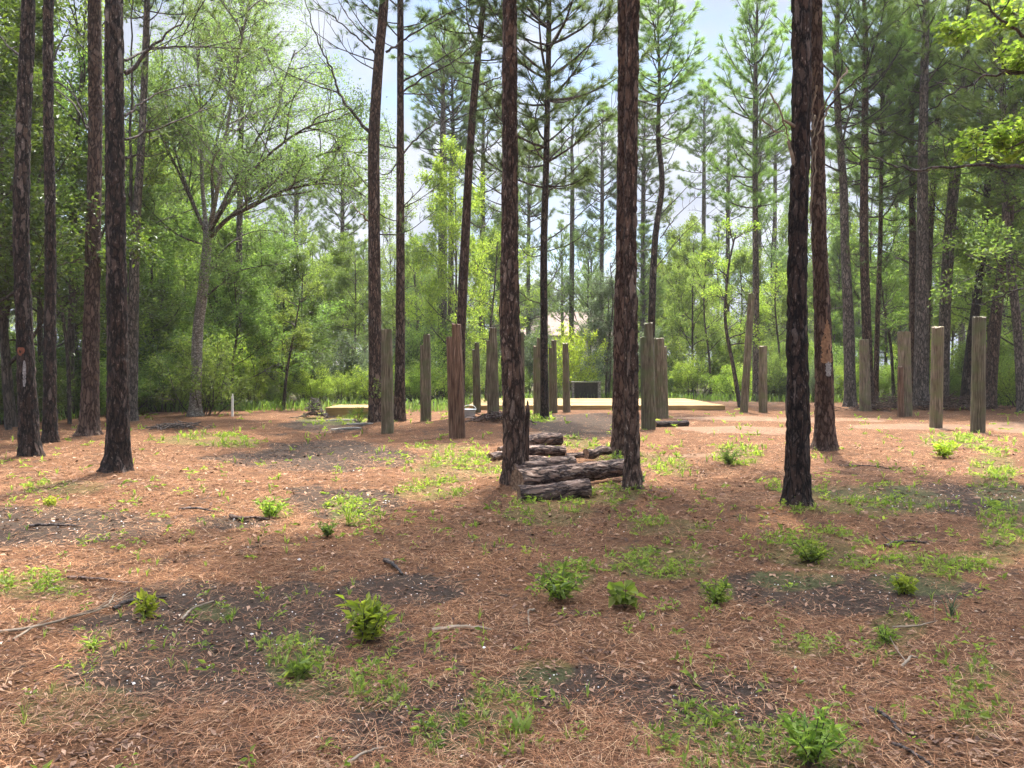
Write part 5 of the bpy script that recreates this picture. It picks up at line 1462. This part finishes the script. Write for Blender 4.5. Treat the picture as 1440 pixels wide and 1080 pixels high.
for k, (lab, pts, r, mat, tw, cat, fl) in enumerate([
    ('long pale fallen branch with thin twigs at the left picture edge', [(-15, 892), (40, 890), (95, 876), (150, 858), (162, 838)], .010, 'limb_pale', 7, 'branch', 1),
    ('thin pale stick lying under the long pale branch at the left', [(18, 902), (50, 888), (75, 885)], .008, 'limb_pale', 0, 'stick', 1),
    ('dark stick beside the yellowish sapling on the left', [(160, 860), (185, 852), (235, 842)], .018, 'limb', 1, 'stick', 1),
    ('curved dark bark slab on the straw beyond the ferny weed', [(325, 729), (340, 735), (360, 733), (378, 734)], .035, 'bark_red', 0, 'bark strip', .6),
    ('straight brown stick left of the curved dark bark slab', [(252, 719), (280, 720), (302, 723)], .016, 'limb', 1, 'stick', 1),
    ('long brown bark strip on the straw at the left', [(95, 815), (140, 819), (192, 824)], .022, 'bark_red', 0, 'bark strip', .5),
    ('tan bark strip right of the yellow green bush', [(608, 886), (650, 883), (692, 886)], .024, 'limb_pale', 0, 'bark strip', .45),
    ('short dark stick above the yellow green bush', [(541, 792), (553, 800), (566, 811)], .020, 'limb', 0, 'stick', 1),
    ('pale curved twig in the middle of the foreground', [(751, 856), (743, 864), (744, 880)], .008, 'limb_pale', 0, 'twig', 1),
    ('dark straight stick at the lower right, right of the ferny weed', [(1224, 998), (1245, 1014), (1268, 1032)], .011, 'limb', 0, 'stick', 1),
    ('forked dark stick near the right edge beyond the weeds', [(1244, 770), (1270, 766), (1305, 766)], .018, 'limb', 3, 'stick', 1),
    ('brown stick at the bottom edge under the grassy weeds', [(478, 1078), (510, 1062), (546, 1046)], .008, 'limb_pale', 0, 'stick', 1),
    ('pale bent twig on the right, above the white stones', [(1268, 938), (1280, 928), (1290, 925)], .009, 'limb_pale', 1, 'twig', 1),
    ('long thin stick across the straw at the right', [(1255, 882), (1290, 884), (1318, 872)], .007, 'limb_pale', 1, 'stick', 1),
    ('pale stick pointing at the dark soil on the left', [(255, 872), (272, 860), (300, 845)], .011, 'limb_pale', 0, 'stick', 1),
    ('brown stick under the right weeds, near the bottom edge', [(1255, 1045), (1290, 1068), (1312, 1078)], .009, 'limb', 0, 'stick', 1),
    ('dark stick lying on the straw before the thick flecked pine', [(40, 745), (60, 746), (110, 744)], .018, 'limb', 2, 'stick', 1),
    ('grey stick on the straw right of the charred pine foot', [(1180, 655), (1230, 659), (1262, 664)], .014, 'limb', 2, 'stick', 1),
]):
    stick(lab, pts, r, mat, tw, cat, fl, k)

def brush_pile(label, px, py, W, H, n, seed, mat='limb'):
    rng = np.random.default_rng(seed)
    x, y = ground_at(px, py)
    tb = []
    for k in range(n):
        a = rng.uniform(0, 6.28); l = rng.uniform(.3, .9) * W * .5
        c = np.array([rng.normal(0, W * .25), rng.normal(0, W * .15), 0]); c[2] = H * math.exp(-(c[0] / (W * .3)) ** 2) * rng.uniform(.1, 1)
        d = np.array([math.cos(a), math.sin(a), rng.normal(0, .25)])
        tb.append(tube(np.stack([c - d * l / 2, c + [0, 0, .05], c + d * l / 2]), [.014, .012, .006], 4))
    tag(build('brush_pile', [(*merge(tb), 0)], M[mat], loc=(x, y, gh(x, y))), label, 'brush pile', 'heaps of cut brush')
brush_pile('heap of reddish dead brush left of the pale wide post', 1250, 577, 2.6, .5, 150, 1, 'bark_red')
brush_pile('heap of dead brush between the pale wide post and the greenish post', 1345, 577, 2.8, .55, 150, 2, 'bark_red')
brush_pile('grey tangle of twigs left of the small platform', 443, 588, .9, .6, 120, 3, 'limb')
brush_pile('low pile of brown twigs at the foot of the rust brown post', 700, 603, 1.6, .22, 90, 4, 'bark_red')
brush_pile('thin litter of twigs under the oak', 250, 604, 1.6, .15, 60, 5, 'limb')

def blade_tuft(n, L, rng, w=.008, spread=.6):
    """strappy grass: n arching blades"""
    Vs, Fs = [], []
    for k in range(n):
        a = rng.uniform(0, 6.28); l = L * rng.uniform(.55, 1.1); s = spread * rng.uniform(.3, 1.2)
        t = np.linspace(0, 1, 5)
        o_ = rng.normal(0, .012, 2)
        C = np.stack([o_[0] + math.cos(a) * l * s * t ** 1.6, o_[1] + math.sin(a) * l * s * t ** 1.6, l * (t - .35 * s * t ** 2.2)], 1)
        side = np.array([-math.sin(a), math.cos(a), 0]) * w * .5
        ww = np.array([.6, 1, .9, .6, .05])[:, None]
        V = np.concatenate([C - side * ww, C + side * ww])
        i = np.arange(4)
        Vs.append(V); Fs.append(np.stack([i, i + 5, i + 6, i + 1], 1))
    return merge(list(zip(Vs, Fs)))

def herb(H, W, stems, rng, leaf=.05, pairs=7, ratio=.4, flat=.4):
    """leafy weed: thin stems carrying leaves all along"""
    tb, C, D = [], [], []
    for k in range(stems):
        a = k * 2.4 + rng.normal(0, .4); s = W / H * rng.uniform(.1, .6)
        h = H * rng.uniform(.6, 1.05)
        t = np.linspace(0, 1, 6)
        P = np.stack([math.cos(a) * h * s * t + rng.normal(0, .004, 6), math.sin(a) * h * s * t + rng.normal(0, .004, 6), h * t * (1 - .12 * s * t)], 1)
        tb.append(tube(P, np.linspace(.0035, .0015, 6), 4))
        for q in range(pairs):
            f = .25 + .78 * q / pairs
            b = np.array([np.interp(f, t, P[:, c]) for c in range(3)])
            az = q * 1.57 + rng.normal(0, .3)
            for z in (0, math.pi):
                C.append(b); D.append([math.cos(az + z), math.sin(az + z), .35])
    C, D = np.array(C), np.array(D)
    return merge(tb), leaves(C, rng, leaf, ratio, flat, D * 3)

G_PLANT = 'young plants on the forest floor'
for k, (kind, px, py, hpx, wpx, mat, lab, kw) in enumerate([
    ('herb', 517, 902, 66, 80, 'leaf_yellow', 'dense yellow green bush in the middle of the foreground', dict(stems=26, leaf=.075, pairs=6)),
    ('herb', 206, 868, 36, 36, 'leaf_yellow', 'yellowish sapling by the long pale branch on the left', dict(stems=7, leaf=.075, pairs=5)),
    ('herb', 788, 842, 52, 90, 'leaf_weed', 'bushy dark green weed below the log pile', dict(stems=15, leaf=.07, pairs=7, ratio=.35)),
    ('herb', 879, 853, 40, 46, 'leaf_weed', 'broad leaved sprout right of the bushy dark weed', dict(stems=5, leaf=.10, pairs=4, ratio=.6)),
    ('herb', 1327, 643, 28, 42, 'leaf_yellow', 'bright yellow green shrub on the straw between the right posts and the camera', dict(stems=22, leaf=.10, pairs=6)),
    ('herb', 1140, 1078, 82, 110, 'leaf_weed', 'big ferny bright weed at the bottom edge on the right', dict(stems=22, leaf=.05, pairs=12, ratio=.3)),
    ('tuft', 490, 740, 36, 0, 'leaf_weed', 'strappy grass clump by the dark soil left of the log pile', dict(n=16)),
    ('herb', 460, 758, 25, 28, 'leaf_light', 'small round dark weed left of the strappy grass clump', dict(stems=14, leaf=.045, pairs=7)),
    ('herb', 380, 730, 30, 44, 'leaf_weed', 'ferny weed beyond the bark slab on the left', dict(stems=14, leaf=.07, pairs=7, ratio=.35)),
    ('herb', 1008, 848, 38, 50, 'leaf_weed', 'upright green weed in the right foreground beside bare straw', dict(stems=9, leaf=.055, pairs=8)),
    ('tuft', 733, 1032, 44, 0, 'leaf_weed', 'pair of broad blades sprouting near the bottom edge', dict(n=5, w=.03)),
    ('tuft', 1338, 868, 40, 0, 'leaf_grey', 'thin pale grass clump at the right', dict(n=12)),
    ('herb', 1140, 790, 32, 70, 'leaf_weed', 'spreading light green weed before the charred right pine', dict(stems=22, leaf=.055, pairs=8)),
    ('herb', 1272, 836, 30, 40, 'leaf_yellow', 'yellow green weed right of the spreading light weed', dict(stems=12, leaf=.055, pairs=7)),
    ('herb', 130, 912, 18, 30, 'leaf_weed', 'small grass like weed left of the dark soil', dict(stems=6, leaf=.05, pairs=5, ratio=.2)),
    ('herb', 897, 690, 16, 24, 'leaf_grey', 'pale leaved sprig at the foot of the flecked pine', dict(stems=7, leaf=.06, pairs=4, ratio=.6)),
    ('herb', 1245, 905, 30, 40, 'leaf_weed', 'feathery green weed left of the thin pale grass', dict(stems=10, leaf=.04, pairs=10, ratio=.25)),
    ('herb', 420, 950, 30, 44, 'leaf_weed', 'lush weed below the dark soil, left of the yellow green bush', dict(stems=9, leaf=.07, pairs=5, ratio=.35)),
    ('herb', 70, 716, 16, 34, 'leaf_yellow', 'small yellowish weed on the straw before the left pines', dict(stems=8, leaf=.06, pairs=5)),
    ('herb', 1025, 655, 26, 46, 'leaf_light', 'grassy light weed beyond the flecked pine to the right', dict(stems=20, leaf=.08, pairs=7, ratio=.25)),
]):
    rng = np.random.default_rng(3000 + k)
    x, y = ground_at(px, py)
    s = y / FPX
    root = thing('small_plant', lab, 'plant', (x, y, gh(x, y) - .005), G_PLANT)
    if kind == 'tuft':
        build('blades', [(*blade_tuft(kw['n'], hpx * s * 1.1, rng, kw.get('w', .012)), 0)], M[mat], root, smooth=False)
    else:
        w, l = herb(hpx * s, wpx * s, kw['stems'], rng, kw['leaf'], kw['pairs'], kw.get('ratio', .4))
        build('stems', [(*w, 0)], M['limb'], root)
        build('foliage', [(*l, 0)], M[mat], root, smooth=False)

def palmetto(label, px, py, hpx, seed):
    rng = np.random.default_rng(seed)
    x, y = ground_at(px, py)
    H = hpx * y / FPX
    root = thing('palmetto', label, 'palmetto', (x, y, gh(x, y)))
    tb, Vs = [], []
    for k in range(9):
        a = k * 2.4; el = R(rng.uniform(35, 80))
        d = np.array([math.cos(a) * math.cos(el), math.sin(a) * math.cos(el), math.sin(el)])
        tip = d * H * .6
        tb.append(tube(np.stack([d * .02, tip]), [.01, .007], 4))
        u = norm(np.cross(d, [0, 0, 1.0])); v = np.cross(u, d)
        for q in np.linspace(-1.9, 1.9, 15):
            e = norm(d * math.cos(q) + u * math.sin(q) - v * .1)
            L = H * .5 * (1 - .12 * abs(q)); s = np.cross(e, v) * H * .018
            V = np.stack([tip, tip + e * L * .5 + s, tip + e * L - [0, 0, .1 * L], tip + e * L * .5 - s])
            Vs.append((V, np.array([[0, 1, 2, 3]])))
    build('stalks', [(*merge(tb), 0)], M['limb'], root)
    build('fronds', [(*merge(Vs), 0)], M['leaf_dark'], root, smooth=False)
palmetto('dark fan leaved palmetto in front of the small platform', 503, 601, 28, 4)

def vine(label, px, py, wpx, hpx, Y, n, seed):
    rng = np.random.default_rng(seed)
    p = point_at(px, py, Y)
    s = Y / FPX
    C = np.stack([rng.normal(0, wpx * s * .32, n), rng.normal(0, .12, n), rng.uniform(-.5, .5, n) * hpx * s], 1)
    tb = [tube(np.stack([[rng.normal(0, .05), -.05, -hpx * s * .55], [rng.normal(0, .1), -.1, 0], [rng.normal(0, .1), 0, hpx * s * .5]]), [.008, .006, .003], 4) for _ in range(5)]
    V, F = leaves(C, rng, .07, .55, .3)
    tag(build('vine', [(V, F, 0), (*merge(tb), 1)], [M['leaf_light'], M['limb']], loc=p, smooth=False), label, 'vine', 'leafy vines on trunks')
vine('yellowish leafy vine on the foot of the pine right of the leftmost square post', 562, 568, 18, 46, 22.0, 150, 1)
vine('small leafy vine on the left side of the leftmost square post', 532, 546, 14, 26, 20.0, 90, 2)

# ================================================================ litter and ground cover (beyond counting)
def scatter(rng, n, y0=2.4, y1=26, power=1.0, side=.85):
    """points thick near the camera, thinning with distance"""
    u = rng.uniform(0, 1, n)
    y = y0 * (y1 / y0) ** (u ** power)
    x = rng.uniform(-1, 1, n) * (y * side + .6)
    return x, y

def needle_litter():
    rng = np.random.default_rng(21)
    n = 300000
    x, y = scatter(rng, n)
    so, sa, gr = masks(x, y)
    cl = .5 * fbm2(x * 1.6, y * 1.6, 61, 3) + .5 * fbm2(x * 4.5, y * 4.5, 62, 2)
    keep = rng.uniform(0, 1, n) < np.clip(1.15 - .80 * so - .4 * sa, .22, 1) * np.clip(.36 + 3.6 * (cl - .44), .05, 1)
    x, y = x[keep], y[keep]; n = len(x)
    z = ground_h(x, y)
    sc = np.clip(y / 7.0, .75, 2.6)
    a = rng.uniform(0, 2 * np.pi, n) * .5 + np.pi * fbm2(x * .8, y * .8, 71, 2) * 1.5
    L = rng.uniform(.07, .19, n) * np.clip(sc, .8, 1.5); w = rng.uniform(.0006, .0013, n) * sc
    d = np.stack([np.cos(a), np.sin(a), rng.normal(0, .10, n)], 1)
    s = np.stack([-np.sin(a), np.cos(a), np.zeros(n)], 1)
    bend = rng.normal(0, .12, n)[:, None] * L[:, None] * s
    c = np.stack([x, y, z + .006 + rng.exponential(.008, n)], 1)
    p0 = c - d * L[:, None] / 2; p1 = c + bend; p1[:, 2] += .006; p2 = c + d * L[:, None] / 2
    for p in (p0, p2): p[:, 2] = np.maximum(p[:, 2], z + .003)
    ww = s * w[:, None]
    V = np.stack([p0 - ww, p0 + ww, p1 - ww, p1 + ww, p2 - ww, p2 + ww], 1).reshape(-1, 3)
    b = np.arange(n)[:, None] * 6
    F = np.concatenate([b + np.array([0, 1, 3, 2]), b + np.array([2, 3, 5, 4])])
    tag(build('pine_straw', [(V, F, 0)], M['needle_litter'], smooth=False), 'reddish pine straw strewn over the forest floor', 'pine straw', kind='stuff')
needle_litter()

def leaf_litter():
    rng = np.random.default_rng(22)
    n = 12000
    x, y = scatter(rng, n, 2.4, 20)
    so, sa, gr = masks(x, y)
    cl = fbm2(x * 1.1, y * 1.1, 63, 3)
    k = rng.uniform(0, 1, n) < np.clip(.2 + 2.2 * (cl - .35), .12, .9) * (1 - .6 * so)
    x, y = x[k], y[k]
    C = np.stack([x, y, ground_h(x, y) + .010 + rng.exponential(.006, len(x))], 1)
    V, F = leaves(C, rng, .040, .42, .8)
    tag(build('leaf_litter', [(V, F, 0)], M['leaf_litter'], smooth=False), 'dry brown leaves scattered on the straw', 'dead leaves', kind='stuff')
    n = 26000
    x, y = scatter(rng, n, 2.4, 16)
    so, sa, gr = masks(x, y)
    C = np.stack([x, y, ground_h(x, y) + .006], 1)
    a = rng.uniform(0, 6.28, n); L = rng.uniform(.008, .035, n) * np.clip(y / 6, .8, 1.6); w = L * rng.uniform(.15, .55, n)
    d = np.stack([np.cos(a), np.sin(a), rng.normal(0, .25, n)], 1) * L[:, None]; s = np.stack([-np.sin(a), np.cos(a), rng.normal(0, .2, n)], 1) * w[:, None]
    up = np.array([0, 0, .006])
    V = np.stack([C - d, C + s + up, C + d, C - s + up], 1).reshape(-1, 3)
    F = np.arange(len(V)).reshape(-1, 4)
    tag(build('bark_chips', [(V, F, 0)], M['chip'], smooth=False), 'small bark chips and cone scales among the straw', 'bark chips', kind='stuff')
    n = 5000
    x, y = scatter(rng, n, 2.4, 12)
    so, sa, gr = masks(x, y)
    k = rng.uniform(0, 1, n) < .06 + .85 * so
    x, y = x[k], y[k]; n = len(x)
    r = rng.uniform(.0025, .007, n) * np.clip(y / 5, .8, 1.8); r[rng.uniform(0, 1, n) < .02] *= 2.4
    o8 = np.array([[1, 0, 0], [-1, 0, 0], [0, 1, 0], [0, -1, 0], [0, 0, .7], [0, 0, -.7]])
    C = np.stack([x, y, ground_h(x, y) + r * .4 + .003], 1)
    V = (C[:, None, :] + o8[None] * r[:, None, None] * rng.uniform(.6, 1.3, (n, 6, 1))).reshape(-1, 3)
    f8 = np.array([[0, 2, 4], [2, 1, 4], [1, 3, 4], [3, 0, 4], [2, 0, 5], [1, 2, 5], [3, 1, 5], [0, 3, 5]])
    F = (np.arange(n)[:, None, None] * 6 + f8[None]).reshape(-1, 3)
    tag(build('pebbles', [(V, F, 0)], M['pebble'], smooth=False), 'tiny white shell and stone bits in the dark soil', 'pebbles', kind='stuff')
leaf_litter()

def ground_cover():
    rng = np.random.default_rng(23)
    n = 110000
    x, y = scatter(rng, n, 2.5, 30, .9)
    so, sa, gr = masks(x, y)
    cl = fbm2(x * 2.0, y * 2.0, 81, 3)
    k = rng.uniform(0, 1, n) < np.clip(.035 + gr * .44, 0, .45) * np.clip((cl - .45) * 6, 0, 1) * np.clip(y / 6, .45, 1)
    x, y = x[k], y[k]; n = len(x)
    # three habits: rosettes, upright leafy sprigs, grass tufts
    typ = rng.integers(0, 10, n)
    hz = ground_h(x, y)
    C, D, S = [], [], []
    per = 9
    idx = np.where(typ < 7)[0]
    for q in range(per):
        m = len(idx)
        a = q * 2.4 + rng.uniform(0, 1, m)
        hh = rng.uniform(.01, .10, m) * (typ[idx] > 2) * (q / per) + .012
        off = rng.uniform(.0, .022, m)
        C.append(np.stack([x[idx] + np.cos(a) * off, y[idx] + np.sin(a) * off, hz[idx] + hh], 1))
        D.append(np.stack([np.cos(a), np.sin(a), np.full(m, .35)], 1) * 4)
    C = np.concatenate(C); D = np.concatenate(D)
    yy = C[:, 1]
    V, F = leaves(C, rng, 1.0, .42, .55, D)
    ctr = np.repeat(C, 4, 0)
    V = ctr + (V - ctr) * np.repeat((.022 + .0030 * yy) * rng.choice([.6, 1, 1.5], len(C), p=[.4, .4, .2]), 4)[:, None]
    tag(build('weeds', [(V, F, 0)], M['leaf_weed'], smooth=False), 'low green weeds sprinkled over the forest floor', 'weeds', kind='stuff')
    idx = np.where(typ >= 7)[0]
    nb = 9
    X, Y = np.repeat(x[idx], nb), np.repeat(y[idx], nb); m = len(X)
    a = rng.uniform(0, 6.28, m); L = rng.uniform(.03, .12, m) * np.clip(Y / 9, .8, 1.7); w = .0022 * np.clip(Y / 5, .8, 3)
    Z = ground_h(X, Y)
    p0 = np.stack([X, Y, Z], 1); sp = rng.uniform(.15, .8, m)
    p1 = p0 + np.stack([np.cos(a) * sp * L * .4, np.sin(a) * sp * L * .4, L * .6], 1)
    p2 = p0 + np.stack([np.cos(a) * sp * L, np.sin(a) * sp * L, L * (1 - .4 * sp)], 1)
    s = np.stack([-np.sin(a), np.cos(a), np.zeros(m)], 1) * w[:, None]
    V = np.stack([p0 - s, p0 + s, p1 - s, p1 + s, p2], 1).reshape(-1, 3)
    b = np.arange(m)[:, None] * 5
    me_parts = [(V, b + np.array([0, 1, 3, 2]), 0), ]
    V2 = V.copy()
    o = build('grass', [(V, b + np.array([0, 1, 3, 2]), 0), (V2, b + np.array([2, 3, 4]), 0)], M['leaf_weed'], smooth=False)
    tag(o, 'thin grass blades coming up through the straw', 'grass', kind='stuff')
    # rank growth at the foot of the shrubs
    n = 9000
    px = rng.uniform(-80, 1520, n)
    Yb = np.interp(px, [-60, 60, 200, 320, 420, 520, 640, 760, 900, 1040, 1200, 1330, 1440, 1500], [19, 22, 26, 27.5, 27.5, 26, 27, 37.5, 38, 35, 33, 32.5, 30, 28]) + 1.0 + rng.exponential(3.2, n) - 2.2 * (fbm2(px * .012, 0 * px, 91, 3) - .5)
    X = (px - 720) / FPX * Yb
    a = rng.uniform(0, 6.28, n); L = rng.uniform(.15, .55, n); sp = rng.uniform(.1, .7, n)
    p0 = np.stack([X, Yb, ground_h(X, Yb)], 1)
    p1 = p0 + np.stack([np.cos(a) * sp * L * .4, np.sin(a) * sp * L * .4, L * .6], 1)
    p2 = p0 + np.stack([np.cos(a) * sp * L, np.sin(a) * sp * L, L * (1 - .4 * sp)], 1)
    s = np.stack([-np.sin(a), np.cos(a), np.zeros(n)], 1) * .012
    V = np.stack([p0 - s, p0 + s, p1 - s, p1 + s, p2], 1).reshape(-1, 3)
    b = np.arange(n)[:, None] * 5
    o = build('tall_grass', [(V, b + np.array([0, 1, 3, 2]), 0), (V.copy(), b + np.array([2, 3, 4]), 0)], M['leaf_mid'], smooth=False)
    tag(o, 'tall rank grass at the foot of the shrubs round the clearing', 'grass', kind='stuff')
ground_cover()


def sapling(label, pts, wpx, Y, mat, seed, nl=9, leaf=.09):
    rng = np.random.default_rng(seed)
    p0 = point_at(pts[0][0], pts[0][1], Y)
    b = np.array([p0[0], Y, gh(p0[0], Y) - .03])
    P = np.array([point_at(px, py, Y) - b for px, py in pts]); P[0] = (0, 0, 0)
    C = smooth_path(P, 8)
    r0 = wpx * Y / FPX / 2
    root = thing('sapling', label, 'sapling', b, 'thin saplings at the edge of the clearing')
    tubes, tips = [tube(C, np.linspace(r0, r0 * .3, len(C)), 8)], []
    H = C[-1, 2]
    for k in range(nl):
        i = int(len(C) * rng.uniform(.35, .98)); i = min(i, len(C) - 1)
        a = k * 2.4
        grow(C[i], (math.cos(a), math.sin(a), .5), H * rng.uniform(.12, .25), r0 * .35, 0, rng, tubes, tips, (5, 3), .1, .5, .5)
    LP, LD = leaf_points(tips, rng, 4, .08)
    build('trunk', [(*merge(tubes), 0)], M['limb'], root)
    build('crown', [(*leaves(LP, rng, leaf, .5, .5, LD), 0)], M[mat], root, smooth=False)
for k, (lab, pts, w, Y, mat) in enumerate([
    ('curved dark sapling left of the tall leaning pole', [(1041, 574), (1032, 520), (1020, 450), (1024, 380), (1034, 330)], 7, 31.5, 'leaf_weed'),
    ('thin sapling bending left under the oak branches', [(398, 578), (404, 520), (414, 465), (422, 420)], 5, 29, 'leaf_light'),
    ('pale straight sapling behind the small platform', [(427, 570), (426, 500), (424, 440), (426, 380)], 4, 34, 'leaf_light'),
    ('curved sapling between the straight pine and the pale wide post', [(1257, 566), (1253, 490), (1243, 430), (1238, 380)], 5, 35, 'leaf_mid'),
    ('thin sapling under the taller faded pine left of the charred right pine', [(1098, 568), (1096, 500), (1090, 430), (1092, 370)], 4, 38, 'leaf_weed'),
    ('slanting sapling behind the slim leaning pine', [(683, 575), (686, 500), (694, 420), (700, 340)], 4, 33, 'leaf_weed'),
    ('thin sapling over the right half of the long deck', [(1000, 565), (997, 500), (990, 440), (992, 370)], 4, 40, 'leaf_light'),
    ('slender sapling standing right of the old grey table', [(852, 560), (855, 490), (862, 430), (858, 370)], 4, 41, 'leaf_grey'),
    ('leaning sapling behind the bowed left pine', [(12, 590), (6, 480), (22, 380), (45, 290), (62, 220)], 9, 20, 'leaf_mid'),
    ('bent sapling left of the reddish left pine', [(98, 588), (95, 500), (84, 420), (66, 340), (60, 280)], 6, 22, 'leaf_mid'),
]):
    sapling(lab, pts, w, Y, mat, 5000 + k)

def haze():
    V, F = box((0, 62, 13.5), (330, 150, 31))
    o = build('haze', [(V, F, 0)], [], smooth=False)
    m, nd, lk, out = new_mat('haze')
    v = nd.new('ShaderNodeVolumePrincipled')
    v.inputs['Color'].default_value = (1.0, 0.99, 0.97, 1)
    v.inputs['Density'].default_value = 0.00035
    v.inputs['Anisotropy'].default_value = 0.3
    lk.new(v.outputs['Volume'], out.inputs['Volume'])
    m.cycles.homogeneous_volume = True
    o.data.materials.append(m)
    o['kind'] = 'stuff'
    o['label'] = 'pale humid air over the clearing'
    o['category'] = 'haze'
haze()
